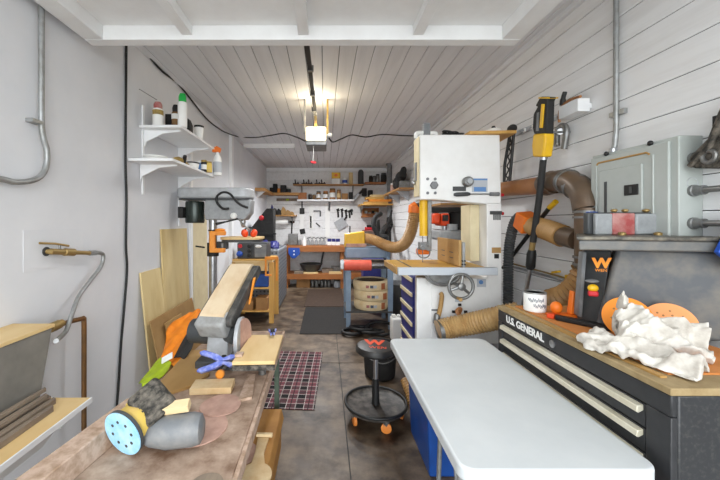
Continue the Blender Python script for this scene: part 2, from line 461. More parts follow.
# ================================================================ FOLDING TABLE
t = thing('folding_table', 'long white plastic folding table with rounded corners', 'table', (.67, 1.45, 0))
def rrect(x0, x1, y0, y1, r, n=6):
    P = []
    for cx, cy, a0 in ((x1-r, y1-r, 0), (x0+r, y1-r, 90), (x0+r, y0+r, 180), (x1-r, y0+r, 270)):
        for i in range(n+1):
            a = R(a0 + 90*i/n); P.append((cx + r*math.cos(a), cy + r*math.sin(a)))
    return P
MB().prism(rrect(.386, .955, .935, 2.0, .045), .045, Matrix.Translation((0, 0, .795))).build('tabletop', 'table_plastic', t, bevel=.008, seg=3)
for y, s in ((1.12, -1), (1.82, 1)):
    xl = .455 if s < 0 else .64
    MB().tube([(xl, y, .785), (xl, y + s*.02, .4), (xl - .01, y + s*.03, .012)], .0125).build('leg', 'galvanised', t)
    MB().tube([(.91, y, .785), (.91, y + s*.02, .4), (.92, y + s*.03, .012)], .0125).build('leg', 'galvanised', t)
    MB().tube([(xl, y + s*.012, .55), (.91, y + s*.012, .55)], .009).build('cross_bar', 'galvanised', t)
MB().tube([(.455, 1.11, .55), (.50, 1.33, .785)], .008).build('brace', 'galvanised', t)
MB().tube([(.64, 1.835, .55), (.64, 1.6, .785)], .008).build('brace', 'galvanised', t)

# blue bin below
t = thing('storage_bin', 'deep blue plastic storage bin on the floor under the white folding table', 'bin', (.78, 2.2, 0))
bb = MB()
def taper_box(mb, x0, x1, y0, y1, z0, z1, k):
    mb.add([(x0+k, y0+k, z0), (x1-k, y0+k, z0), (x1-k, y1-k, z0), (x0+k, y1-k, z0), (x0, y0, z1), (x1, y0, z1), (x1, y1, z1), (x0, y1, z1)],
           [(3,2,1,0), (4,5,6,7), (0,1,5,4), (1,2,6,5), (2,3,7,6), (3,0,4,7)])
taper_box(bb, .61, .93, 1.98, 2.46, 0, .50, .02)
bb.build('body', 'bin_blue', t, bevel=.012, seg=3)
MB().bx(.595, .945, 1.965, 2.475, .50, .535).build('lid', 'bin_blue', t, bevel=.01)

# ================================================================ TOOL CHEST
CX0, CX1, CY0, CY1, CT = .98, 1.46, .94, 1.88, 1.07
t = thing('tool_chest', 'black steel tool chest with long pale drawer pulls and white lettering', 'tool chest', (1.22, 1.41, 0))
MB().bx(CX0 + .02, CX1, CY0, CY1, .10, CT - .022).build('body', ['chest_side'], t, bevel=.006)
MB().bx(CX0, CX0 + .019, CY0, CY1, .985, CT - .022).build('front_rail', 'tool_chest_black', t, bevel=.004)
for a_, b_ in ((CY0, CY0 + .075), (CY1 - .04, CY1)): MB().bx(CX0, CX0 + .019, a_, b_, .10, .984).build('front_post', 'tool_chest_black', t, bevel=.003)
for z0, z1 in ((.908, .980), (.832, .904), (.73, .828), (.57, .726), (.36, .566), (.12, .356)):
    d = MB().bx(CX0 + .004, CX0 + .0195, CY0 + .08, CY1 - .045, z0, z1).build('drawer', 'tool_chest_black', t, bevel=.002)
    pb = MB(); y0, y1 = CY0 + .085, CY1 - .05
    pb.slab([(CX0 + .004, y0, z1 - .004), (CX0 - .016, y0, z1 - .008), (CX0 - .019, y0, z1 - .026), (CX0 - .012, y0, z1 - .03), (CX0 + .004, y0, z1 - .022)], (0, y1 - y0, 0))
    pb.build('pull', 'pull_cream', d, bevel=.002)
MB().bx(CX0 - .004, CX1, CY0 - .004, CY1 + .004, CT - .022, CT).build('worktop', 'dusty_top', t, bevel=.003)
MB().bx(CX0 + .03, CX0 + .05, CY0 + .06, CY1 - .02, CT, CT + .006).build('edge_strip', 'rust_line', t)
lettering('lettering', 'U.S. GENERAL', .05, basis((0, -1, 0), (0, 0, 1), (-1, 0, 0), (CX0 - .0005, 1.64, 1.017)), 'paper', t, .0015, bold=.0012)
MB().lathe([(.016, 0), (.016, .004), (.009, .006)], (CX0, 1.43, 1.015), rot=(0, R(-90), 0), n=20).build('lock', 'steel', t)
for x in (CX0 + .06, CX1 - .06):
    for y in (CY0 + .08, CY1 - .08):
        c = MB().lathe([(.045, -.018), (.05, -.012), (.05, .012), (.045, .018)], (x, y, .05), rot=(0, R(90), 0), n=24).build('caster', 'rubber', t)
        MB().bx(x - .03, x - .02, y - .02, y + .02, .04, .10).bx(x + .02, x + .03, y - .02, y + .02, .04, .10).build('fork', 'steel', c)
# orange mat and what lies on the chest
tag(MB().bx(1.055, 1.45, 1.02, 1.84, CT, CT + .006).build('bench_mat', 'orange_mat'), 'thin orange-brown mat lying on top of the black tool chest', 'mat')
mz = CT + .006
p = atZ(535.5, 317, mz); 
t = thing('paint_can', 'small white paint can with blue handwriting on the tool chest', 'can', (1.10, 1.74, mz))
MB().lathe([(.048, 0), (.052, .004), (.052, .092), (.05, .096)], (1.10, 1.74, mz), n=32).build('body', 'paper', t)
MB().lathe([(.053, .093), (.053, .1), (.046, .1), (.044, .096), (.01, .096)], (1.10, 1.74, mz), n=32).build('lid', 'galvanised', t)
hw = MB()
for row, (z, a0, a1, n) in enumerate(((.062, -155, -75, 9), (.034, -130, -60, 8))):
    pts = []
    for i in range(n * 4 + 1):
        a = R(a0 + (a1 - a0) * i / (n * 4)); zz = z + .009 * math.sin(i * 1.7 + row) + .004 * math.sin(i * .6)
        pts.append((1.10 + .0525 * math.cos(a), 1.74 + .0525 * math.sin(a), mz + zz))
    hw.tube(spline(pts, 3), .0009, 5)
hw.build('handwriting', 'ink', t)
t = thing('push_block', 'orange plastic push handle with round knob beside the paint can', 'push handle', (1.18, 1.62, mz))
MB().bx(1.10, 1.225, 1.60, 1.66, mz, mz + .014).build('base', 'orange', t, bevel=.004)
MB().ell((1.135, 1.63, mz + .044), (.026, .026, .03)).build('knob', 'orange', t)
MB().slab([(1.19, 1.61, mz + .014), (1.215, 1.61, mz + .014), (1.225, 1.61, mz + .12), (1.205, 1.61, mz + .13)], (0, .03, 0)).build('grip', 'orange', t, bevel=.006)
t = thing('router_wrench', 'long black tool with a red tip lying on the orange mat', 'tool', (1.2, 1.5, mz))
MB().slab([(1.085, 1.565, mz), (1.11, 1.60, mz), (1.25, 1.41, mz), (1.225, 1.375, mz)], (0, 0, .022)).build('body', 'black', t, bevel=.005)
MB().box((1.09, 1.60, mz + .012), (.03, .03, .02), (0, 0, R(40))).build('tip', 'red_orange', t, bevel=.003)
# sanding discs standing against the router table base, gloves
MZ = CT + .0075
def disc_with_holes(c, r, hole, m, tilt, name, lab, spin=0, nh=8):
    mb = MB(); rot = Euler(tilt).to_matrix()
    prof = [(hole, 0), (r, 0), (r, .0025), (hole, .0025), (hole, 0)]
    mb.lathe(prof, c, rot, 48, caps=False)
    mb.mat(1)
    for i in range(nh):
        a = 2*math.pi*i/nh + spin
        for rr in (.42, .62):
            q = Vector((r*rr*math.cos(a + rr), r*rr*math.sin(a + rr), .0024))
            mb.lathe([(.0035, 0), (.0035, .0012)], Vector(c) + rot @ q, rot, 10)
    return tag(mb.build(name, [m, 'box_brown']), lab, 'sanding disc')
disc_with_holes((1.225, 1.345, mz + .076), .082, .018, 'disc_orange', (R(68), 0, R(-30)), 'sanding_disc', 'bright orange sanding disc with centre hole leaning against the grey machine', .3)
disc_with_holes((1.335, 1.285, mz + .070), .080, .016, 'disc_peach', (R(64), 0, R(-36)), 'sanding_disc', 'pale peach sanding disc leaning behind the white gloves', .1)
def V3(px, py, z): return atZ(px, py, z)
GL = [(-5.8,-12),(-2,-12.4),(2,-12.1),(5.8,-11.6),(4.9,-6),(4.7,-2),(4.9,2),(8.2,4.6),(9.7,7.4),(9.2,8.9),(8.0,8.8),(6.4,7.0),(4.9,6.3),
      (5.0,9),(5.5,15),(4.9,16.6),(3.9,16.7),(3.1,15.6),(2.8,10),(2.2,10),(2.5,17),(1.8,18.5),(.9,18.6),(.2,17.4),(.2,10.2),(-.4,10.2),(-.5,16.6),(-1.1,17.8),(-2.0,17.7),(-2.6,16.4),(-2.5,9.6),
      (-3.1,9.3),(-3.7,13.4),(-4.4,14.4),(-5.2,14.1),(-5.7,12.8),(-5.0,7),(-4.7,0),(-4.8,-6)]
def glove(lab, base, tip, up, arch, curl, folds, seed, th=.026, k=1.0):
    # a soft hand-shaped pad, folded and laid along base -> tip
    o = MB().prism([(x*.01*k, y*.01*k) for x, y in GL], th).build('work_glove', 'glove', origin=(0, 0, 0))
    m = o.modifiers.new('soft', 'REMESH'); m.mode = 'VOXEL'; m.voxel_size = .0038
    m = o.modifiers.new('round', 'SMOOTH'); m.factor = .5; m.iterations = 10
    dg = bpy.context.evaluated_depsgraph_get(); me = bpy.data.meshes.new_from_object(o.evaluated_get(dg)); o.modifiers.clear(); o.data = me
    base, tip = Vector(base), Vector(tip); fy_ = (tip - base).normalized(); fx_ = fy_.cross(Vector(up)).normalized(); fz_ = fx_.cross(fy_)
    y0, y1 = -.12*k, .186*k
    for v in me.vertices:
        x, y, z = v.co; tt = (y - y0)/(y1 - y0)
        n1 = mnoise.noise(Vector((x*22 + seed, y*20, z*12))); n2 = mnoise.noise(Vector((x*75, y*60 + seed, z*30))); n3 = abs(mnoise.noise(Vector((x*34 + y*22, seed, y*14))))
        zz = z*(1 + .5*n1) + arch*math.sin(math.pi*min(max(tt, 0), 1)) + folds*(1.0*n1 + .22*n2 - .75*n3 + .3) + (.02*max(0, .25 - tt)/.25*math.sin(x*60 + seed))
        yy = y
        if curl and y > .05*k:
            a = (y - .05*k)/.045; zz -= .045*(1 - math.cos(min(a, 2.4)))*curl; yy = .05*k + .045*math.sin(min(a, 2.4))/1.0*(1 if curl else 0) + (0 if a < 2.4 else -.0)
        p = base + fy_*(yy - y0) + fx_*(x + .006*n2) + fz_*zz
        if p.z < MZ: p.z = MZ + (MZ - p.z)*.08
        v.co = p
    for p in me.polygons: p.use_smooth = True
    c = sum((v.co for v in me.vertices), Vector())/len(me.vertices)
    me.transform(Matrix.Translation(-c)); o.location = c
    me.materials.clear(); me.materials.append(MATS['glove'])
    return tag(o, lab, 'glove')
MZ = CT + .0075
glove('flat white work glove with fingers stretched along the chest edge', V3(704, 376, MZ + .004), V3(584, 342, MZ + .004), (-.15, -.35, 1), .012, 0, .022, 1.3, .026, 1.1)
glove('crumpled white work glove heaped up in front of the sanding discs', V3(704, 349, MZ + .030), V3(624, 332, MZ + .055), (-.25, -.75, .75), .030, .5, .034, 5.1, .045, 1.15)

# ================================================================ ROUTER TABLE on the chest
RT = 1.48
t = thing('router_table', 'dusty grey benchtop router table with dark plate and tall fence on the tool chest', 'router table', (1.3, 1.45, mz))
mb = MB()
b0 = [(1.19, 1.455), (1.53, 1.27), (1.54, 1.40), (1.30, 1.62)]; b1 = [(1.25, 1.42), (1.525, 1.255), (1.535, 1.335), (1.32, 1.52)]
mb.add([(x, y, mz) for x, y in b0] + [(x, y, RT - .05) for x, y in b1], [(3,2,1,0), (4,5,6,7), (0,1,5,4), (1,2,6,5), (2,3,7,6), (3,0,4,7)])
mb.build('base', 'router_grey', t, bevel=.016, seg=3)
P1, P2, P3, P4 = atY(583, 251, 1.52), atY(612, 251, 1.46), atY(599, 326, 1.47), atY(577, 316, 1.60)
P3.z = P4.z = mz
MB().slab([P1, P2, P3, P4], (.05, .07, 0)).build('switch_wing', 'dark_grey', t, bevel=.006)
MB().slab([atY(583, 252, 1.49), atY(587, 252, 1.485), atY(582.5, 318, 1.56), atY(577.5, 316, 1.575)], (.01, .04, 0)).build('wing_edge', 'mid_grey', t, bevel=.004)
q = atY(593, 288, 1.47); sw = MB().ell(q, (.022, .016, .017)).build('switch', 'yellow', t)
q = atY(593, 293.5, 1.465); MB().box(q, (.036, .026, .024), (0, 0, R(-30))).build('stop_button', 'red', sw, bevel=.006)
q = atY(592, 281, 1.47); MB().ell(q, (.028, .02, .008)).build('switch_hood', 'mid_grey', t)
wd = (P2 - P1).normalized(); wn = Vector((wd.y, -wd.x, 0)).normalized()
q = atY(601.5, 263.5, 1.455)
lettering('logo', 'W', .058, basis(wd, (0, 0, 1), wn, q), 'disc_orange', t, .002, bold=.003)
q = atY(601, 270.5, 1.455); lettering('logo', 'WEN', .018, basis(wd, (0, 0, 1), wn, q), 'disc_orange', t, .002)
def tabpoly(k): return [(1.0 + k, 1.32 + k*.3), (1.49 - k*.2, 1.215 + k), (1.535 - k, 1.325), (1.42 - k, 1.40), (1.41 - k, 1.60 - k), (1.21 + k*.5, 1.60 - k)]
MB().prism(tabpoly(.012), .040, Matrix.Translation((0, 0, RT - .052))).build('apron', 'apron_grey', t, bevel=.006)
MB().prism(tabpoly(0), .016, Matrix.Translation((0, 0, RT - .012))).build('tabletop', 'router_plate', t, bevel=.004)
fd = Vector((1.49 - 1.0, 1.215 - 1.32, 0)).normalized(); fn = Vector((-fd.y, fd.x, 0)); fz = Vector((0, 0, 1))
fm3 = Matrix(((fd.x, fn.x, 0), (fd.y, fn.y, 0), (0, 0, 1)))
def rp(px, z=RT + .004, Y=1.44): return Vector(((px - VX)/F*Y, Y, z))
fA = rp(597); 
def fb(px0, px1, off, dep, h, name, m, bev):
    a = rp(px0).x; b = rp(px1).x; return MB().bx(a, b, 1.44 + off, 1.44 + off + dep, RT + .0045, RT + .0045 + h).build(name, m, t, bevel=bev)
fb(592, 662, .022, .03, .098, 'fence', 'dark_grey', .006)
fb(596, 613, .0, .02, .092, 'fence_face', 'fence_grey', .006)
fb(613.3, 636, .003, .02, .094, 'fence_face', 'dusty_red', .004)
fb(636.3, 663, .0, .02, .092, 'fence_face', 'fence_grey', .008)
for px in (614, 625, 646): MB().lathe([(.007, 0), (.013, .006), (.013, .011), (.006, .015)], rp(px, RT + .103, 1.474), n=14).build('knob', 'brass', t)
for px in (622, 658): MB().lathe([(.014, 0), (.014, .010), (.006, .014)], rp(px, RT + .0045, 1.40), n=14).build('lock_nut', 'brass', t)
t = thing('featherboard', 'bright blue plastic board against the end of the router table', 'featherboard', (1.5, 1.2, 1.37))
MB().slab([(1.455, 1.215, 1.50), (1.52, 1.215, 1.60), (1.56, 1.215, 1.60), (1.56, 1.215, 1.36), (1.50, 1.215, 1.36), (1.42, 1.215, 1.43)], (0, -.018, 0)).build('blade', 'blue', t, bevel=.003)
MB().lathe([(.022, 0), (.022, .015), (.012, .02)], (1.50, 1.197, 1.46), rot=(R(90), 0, 0), n=16).build('knob', 'black', t)

# ================================================================ BANDSAW
FYs = 2.5
t = thing('bandsaw', 'tall white bandsaw with tan-topped table, wooden fence and yellow blade guard', 'bandsaw', (1.0, 2.7, 0))
BSAW = t
def fy(px, py): q = atY(px, py, FYs); return (q.x, q.z)
upper = MB()
poly = [fy(420, 134.5), fy(500, 134.5), fy(501.5, 204), fy(486, 204), fy(434, 199.5), fy(420, 199.5)]
upper.slab([(x, FYs, z) for x, z in poly], (0, .155, 0))
upper.build('wheel_housing', 'machine_white', t, bevel=.008)
sd = MB(); a = fy(415, 136); b = fy(419.8, 196)
sd.bx(b[0] - .006, b[0] + .001, FYs + .01, FYs + .145, b[1], a[1]); sd.build('housing_door', 'cream_side', t, bevel=.004)
MB().bx(b[0] - .014, b[0] - .006, FYs + .06, FYs + .10, 1.86, 2.0).build('door_latch', 'mid_grey', t)
cb = MB(); c0 = fy(487, 204); c1 = fy(502, 300); cb.bx(c0[0], 1.332, FYs + .002, FYs + .34, 0.62, c0[1] + .002); cb.build('column', 'machine_white', t, bevel=.006)
MB().bx(c0[0] - .075, c0[0] - .001, FYs + .12, FYs + .30, 1.23, c0[1]).build('column_liner', 'cream_side', t, bevel=.004)
bs = MB(); bs.prism([(.69, FYs + .001), (1.255, FYs + .001), (1.255, FYs + .42), (.86, FYs + .42), (.705, FYs + .10)], 1.06, Matrix.Translation((0, 0, .06))); bs.build('base_cabinet', 'machine_white', t, bevel=.01)
MB().bx(.80, 1.215, FYs - .008, FYs + .002, .50, 1.10).build('base_door', 'machine_white', t, bevel=.003)
MB().bx(.70, 1.335, FYs + .02, FYs + .41, 0, .06).build('plinth', 'dark_grey', t, bevel=.005)
# table
TZ = 1.222
tb = MB(); tb.bx(.513, 1.135, 2.335, 2.80, TZ - .035, TZ).build('saw_table', 'saw_table', t, bevel=.003)
MB().bx(.60, .612, 2.34, 2.79, TZ, TZ + .0015).build('mitre_slot', 'dark_grey', t)
MB().bx(.508, 1.20, 2.30, 2.334, TZ - .052, TZ + .001).build('front_rail', 'label_grey', t, bevel=.004)
MB().slab([(.511, 2.336, TZ - .05), (.511, 2.80, TZ - .05), (.511, 2.80, TZ - .005), (.511, 2.336, TZ - .005)], (-.012, 0, 0)).build('side_board', 'tan_board', t, bevel=.002)
MB().lathe([(.17, -.10), (.17, -.08), (.15, -.08), (.15, .08), (.17, .08), (.17, .10)], (.855, 2.60, TZ - .04), rot=(R(90), 0, 0), n=48)
tr = MB()
arc = [(.855 + .135*math.cos(R(a)), TZ - .05 + .10*math.sin(R(a))) for a in range(180, 361, 12)]
tr.slab([(x, 2.40, z) for x, z in arc], (0, .02, 0)); tr.slab([(x, 2.62, z) for x, z in arc], (0, .02, 0))
tr.bx(.78, .93, 2.42, 2.62, TZ - .11, TZ - .06)
tr.build('trunnion', 'dull_steel', t, bevel=.003)
ar2 = MB(); arc2 = [(.855 + .115*math.cos(R(a)), TZ - .055 + .075*math.sin(R(a))) for a in range(185, 356, 10)]
ar2.tube([(x, 2.395, z) for x, z in arc2], .007); ar2.build('tilt_scale', 'steel', t)
# fence
f = MB(); f.bx(.945, .965, 2.345, 2.79, TZ + .004, TZ + .19); fo = f.build('fence', 'tan_board', t, bevel=.002)
for y in (2.45, 2.62):
    for z in (.05, .09): MB().bx(.9435, .9455, y, y + .07, TZ + z, TZ + z + .006).build('slot', 'dark_grey', fo)
MB().bx(.966, .985, 2.33, 2.80, TZ + .002, TZ + .175).build('fence_body', 'galvanised', fo, bevel=.002)
for k, (dx, dz) in enumerate(((.0, .045), (.018, .045), (.0, .02), (.018, .02))):
    MB().lathe([(.006, 0), (.006, .008)], (.962 + dx, 2.33, TZ + dz), rot=(R(90), 0, 0), n=10).build('bolt', 'black', fo)
# handwheel
hw = atY(461, 286.5, 2.27)
o = MB().torus(hw, .083, .011, (R(90), 0, 0)).build('handwheel', 'dull_steel', t)
hub = MB(); hub.lathe([(.024, -.02), (.026, .02), (.018, .026)], hw, rot=(R(90), 0, 0), n=20)
for a in (80, 200, 320): hub.tube([hw, hw + Vector((.08*math.cos(R(a)), 0, .08*math.sin(R(a))))], [.012, .009], 8)
hub.cyl(hw, hw + Vector((0, .25, 0)), .012); hub.build('hub', 'dull_steel', o)
q = hw + Vector((-.03, -.02, -.075)); MB().cyl(q, q + Vector((0, -.05, 0)), .009, .012).build('handle', 'tan_board', o)
# guide post, blade guard, blade
g = MB(); p0 = atY(424.6, 199, 2.57); p1 = atY(424.6, 236, 2.57)
g.lathe([(.031, 0), (.031, p0.z - p1.z)], (p0.x, 2.60, p1.z), n=20); g.build('blade_guard', 'yellow', t)
MB().bx(p0.x + .034, p0.x + .065, 2.60, 2.63, TZ + .09, p0.z + .05).build('guide_post', 'dull_steel', t, bevel=.003)
gb = MB(); gb.bx(p0.x - .03, p0.x + .05, 2.58, 2.65, TZ + .10, TZ + .16); gb.lathe([(.018, 0), (.018, .03)], (p0.x - .02, 2.57, TZ + .12), rot=(R(90), 0, 0), n=14)
gb.lathe([(.012, 0), (.012, .03)], (p0.x + .03, 2.57, TZ + .14), rot=(R(90), 0, 0), n=14)
gb.torus((p0.x, 2.6, TZ + .085), .05, .006, (R(70), 0, 0), 24, 6); gb.build('blade_guide', 'mid_grey', t, bevel=.003)
MB().bx(p0.x - .001, p0.x + .001, 2.612, 2.63, TZ - .02, p1.z + .01).build('blade', 'dull_steel', t)
MB().bx(p0.x - .03, p0.x + .085, 2.68, 2.72, TZ + .055, TZ + .105).build('guard_block', 'orange', t, bevel=.012)
# controls on the housing front
def disc_y(px, py, r, d, Y=FYs, n=24): 
    q = atY(px, py, Y); return MB().lathe([(r*.92, 0), (r, .004), (r, d*.8), (r*.85, d)], q, rot=(R(90), 0, 0), n=n)
disc_y(466.5, 182, .038, .05).build('tension_knob', 'dull_steel', t, bevel=.002)
disc_y(466.5, 182, .022, .065).build('knob_cap', 'cast_grey', t)
MB().rect(453, 466, 186.5, 191, FYs - .006, .006).build('name_plate', 'dark_grey', t)
lv = MB(); q0 = atY(454, 194.5, FYs - .012); q1 = atY(470, 194, FYs - .012)
lv.tube([q0, q0 + Vector((.02, 0, 0)), q1 - Vector((.02, 0, 0)), q1], [.010, .016, .016, .010], 12); lv.build('quick_lever', 'dark_grey', t)
q2 = atY(490, 194, FYs - .012); q3 = atY(499, 194, FYs - .012)
MB().cyl(q1, q2, .005).build('lever_rod', 'steel', t); MB().tube([q2, q3], [.014, .015], 12).build('lever_grip', 'mid_grey', t)
MB().rect(472, 487.5, 178.5, 192, FYs - .002, .003).build('info_label', 'label_grey', t)
MB().rect(472, 487.5, 178.5, 180.2, FYs - .003, .003).build('info_label_band', 'label_blue', t)
MB().rect(474, 486, 187, 191.5, FYs - .003, .003).build('info_label_block', 'label_blue', t)
for px, py in ((427.5, 179), (435, 179), (427.5, 193), (435, 193)): disc_y(px, py, .011, .008, n=14).build('bolt', 'mid_grey', t)
disc_y(433.7, 185.3, .031, .022, n=6).build('tracking_knob', 'mid_grey', t, bevel=.002)
q = atY(419, 183, FYs + .1); MB().ell((b[0] - .018, FYs + .1, q.z), (.02, .015, .015)).build('door_knob', 'steel', t)
vt = MB()
for i in range(4): vt.rect(493.5 + i*2.0, 494.7 + i*2.0, 211.5, 220, FYs - .002, .008)
vt.rect(490, 502, 211, 214.5, FYs - .001, .008); vt.build('switch_box', 'dark_grey', t)
MB().rect(492, 501, 247.5, 253, FYs - .002, .008).build('caution_label', 'tan_board', t)
MB().rect(494.5, 499, 254, 258.5, FYs - .002, .008).build('switch_plate', 'black', t)
MB().rect(477, 486, 279, 287, FYs - .010, .004).build('table_label', 'label_grey', t)
q = atY(481, 282.2, FYs - .010); MB().lathe([(.016, 0), (.016, .002)], q, rot=(R(90), 0, 0), n=20).build('table_label_mark', 'label_blue', t)
MB().rect(455, 463, 298.5, 302, FYs - .010, .004).build('scale_label', 'label_grey', t)
tl = MB(); tl.tube(spline([atY(440.5, 293, 2.44), atY(441.8, 296, 2.43), atY(440.5, 307, 2.43), atY(438.5, 316, 2.44)], 6), .016, 12); tl.build('tension_handle', 'tan_board', t)
q = atY(437, 323, 2.44); MB().lathe([(.03, 0), (.022, .06), (.016, .07)], q, n=14).build('handle_cup', 'dull_steel', t)
MB().rect(432, 442, 309.5, 311, FYs - .02, .013).build('door_catch', 'mid_grey', t)
for px, py in ((454, 312), (466, 312), (460, 305)): MB().rect(px - 1.5, px + 1.5, py - 1.2, py + 1.2, FYs - .02, .013).build('door_bolt', 'black', t)

# bandsaw neighbours
hz = spline([atY(459, 314, 2.44), atY(461, 309, 2.42), atY(458, 309, 2.4), atY(457, 313, 2.39), atY(463, 319, 2.38)], 8)
t = thing('dust_hose', 'clear tan ribbed hose bending across the foot of the bandsaw', 'hose', (1.0, 2.3, .7))
MB().hose([(.80, 2.33, .775), (.88, 2.33, .80), (.98, 2.30, .83), (1.06, 2.24, .87), (1.13, 2.18, .91), (1.25, 2.12, .96)], .072, .022, .05, 20).build('tube', 'hose_clear', t)
MB().ring((.795, 2.33, .772), .076, .062, .025, rot=(0, R(82), 0)).build('cuff', 'dull_steel', t)
tag(MB().tube(hz, .011, 10).build('dust_pipe', 'duct_tan'), 'small bent tan pipe on the bandsaw base door', 'pipe')
t = thing('pipe_fitting', 'grey post with two white plastic elbows standing on top of the bandsaw', 'pipe fitting', (.8, 2.62, 2.2))
topz = fy(420, 134.5)[1]
MB().bx(.775, .825, 2.60, 2.65, topz, topz + .115).build('post', 'mid_grey', t)
for s, x in ((-1, .775), (1, .825)):
    MB().tube(spline([(x, 2.625, topz + .045), (x + s*.035, 2.625, topz + .045), (x + s*.052, 2.625, topz + .035), (x + s*.055, 2.625, topz + .0)], 5), .017, 12).build('elbow', 'pvc', t)
ck = MB(); random.seed(3)
for i in range(9):
    q = Vector((.93 + random.random()*.13, 2.6 + random.random()*.1, topz + .02)); ck.torus(q + Vector((0, 0, .012*random.random() + .012)), .035 + .02*random.random(), .008, (random.uniform(-.3, .3), random.uniform(-.3, .3), 0), 20, 6)
tag(ck.build('cable_coil', 'rubber'), 'black coiled cable lying on top of the bandsaw', 'cable')
t = thing('scrap_board', 'tan board overhanging the top right edge of the bandsaw', 'board', (1.2, 2.6, topz))
MB().slab([(1.08, 2.48, topz), (1.42, 2.46, topz), (1.44, 2.74, topz), (1.08, 2.80, topz)], (0, 0, .022)).build('board', 'pine', t, bevel=.002)
t = thing('lidded_pot', 'small pale pot with a black knob on the tan board', 'pot', (1.36, 2.6, topz + .022))
MB().lathe([(.05, 0), (.056, .01), (.056, .045), (.05, .05)], (1.33, 2.62, topz + .022)).build('body', 'pvc', t)
MB().lathe([(.012, .05), (.016, .065), (.012, .075)], (1.33, 2.62, topz + .022), n=14).build('knob', 'black', t)

# ================================================================ STOOL
SX, SY = .40, 2.62
t = thing('shop_stool', 'round black rolling shop stool with an orange logo and orange casters', 'stool', (SX, SY, 0))
SH = .575
st = MB().lathe([(.0, SH), (.12, SH), (.145, SH - .008), (.157, SH - .028), (.157, SH - .05), (.146, SH - .062), (.0, SH - .062)], (SX, SY, 0), n=48, caps=False).build('seat', 'stool_black', t)
lettering('logo', 'W', .145, basis((.98, -.15, 0), (.15, .98, 0), (0, 0, 1), (SX - .005, SY + .035, SH)), 'red_orange', st, .0015, bold=.007)
lettering('logo_lettering', 'WEN', .06, basis((.98, -.15, 0), (.15, .98, 0), (0, 0, 1), (SX + .005, SY - .07, SH)), 'red_orange', st, .0015)
MB().lathe([(.055, SH - .08), (.075, SH - .062)], (SX, SY, 0), n=24).build('seat_plate', 'black', t)
MB().lathe([(.019, .27), (.019, SH - .075)], (SX, SY, 0), n=20).build('gas_lift', 'steel', t)
MB().lathe([(.034, .11), (.030, .13), (.027, .30), (.022, .305)], (SX, SY, 0), n=20).build('column', 'black', t)
MB().tube([(SX, SY, SH - .085), (SX + .05, SY - .05, SH - .09), (SX + .1, SY - .08, SH - .1)], .006, 8).build('height_lever', 'black', t)
MB().lathe([(.0, .105), (.21, .105), (.225, .112), (.232, .13), (.24, .132), (.243, .12), (.235, .098), (.0, .09)], (SX, SY, 0), n=56, caps=False).build('tray', 'stool_tray', t)
MB().torus((SX, SY, .124), .238, .012, None, 56, 10).build('rim', 'black', t)
for k, a in enumerate((283, 355, 67, 139, 211)):
    cx, cy = SX + .205*math.cos(R(a)), SY + .205*math.sin(R(a))
    c = MB().lathe([(.028, -.013), (.038, -.009), (.038, .009), (.028, .013)], (cx, cy, .038), rot=(R(90), 0, R(a + 70)), n=24).build('caster', 'wheel_orange', t)
    fk = MB().lathe([(.012, .05), (.02, .075), (.02, .092)], (cx, cy, 0), n=14); fk.box((cx, cy, .062), (.045, .012, .04), (0, 0, R(a + 90))); fk.build('fork', 'dull_steel', c)

# ================================================================ RIGHT WALL
WX = RX - .001
t = thing('electrical_panel', 'grey-green steel electrical panel with black latch on the board wall', 'electrical panel', (1.5, 1.58, 1.45))
PX = 1.45; py0, py1 = 1.36, 1.80; pz1 = 1.895; pz0 = 1.40
MB().bx(PX, WX, py0, py1, pz0, pz1).build('box', 'panel_green', t, bevel=.004)
cv = MB().bx(PX - .012, PX, py0 + .03, py1 - .004, pz0 + .005, pz1 - .015).build('cover', 'panel_green', t, bevel=.004)
MB().tube([(PX - .013, 1.47, pz1 - .055), (PX - .013, 1.485, pz1 - .045), (PX - .013, 1.745, pz1 - .045), (PX - .013, 1.755, pz1 - .055)], .0045, 8).build('cover_edge', 'rust_line', cv)
for y in (1.455, 1.76): MB().tube([(PX - .012, y, pz0 + .02), (PX - .012, y, pz1 - .06)], .004, 8).build('cover_ridge', 'panel_green', cv)
dd = MB().bx(PX - .019, PX - .011, 1.50, 1.735, pz0 + .02, pz1 - .09).build('door', 'panel_green', t, bevel=.003)
MB().bx(PX - .0215, PX - .018, 1.685, 1.700, 1.53, 1.745).build('handle', 'dark_grey', dd)
MB().bx(PX - .0225, PX - .018, 1.515, 1.587, 1.665, 1.715).build('latch', 'black', dd, bevel=.003)
MB().bx(PX - .026, PX - .021, 1.545, 1.556, 1.675, 1.705).build('latch_tab', 'dark_grey', dd)
for y in (1.47, 1.70): MB().ell((PX - .01, y, pz1 - .006), (.010, .012, .012), n=12, q=8).build('cover_screw', 'black', t)
for z in (1.80, 1.70): MB().torus((1.505, py0 - .0005, z), .022, .0015, (R(90), 0, 0), 24, 6).build('knockout', 'cast_grey', t)
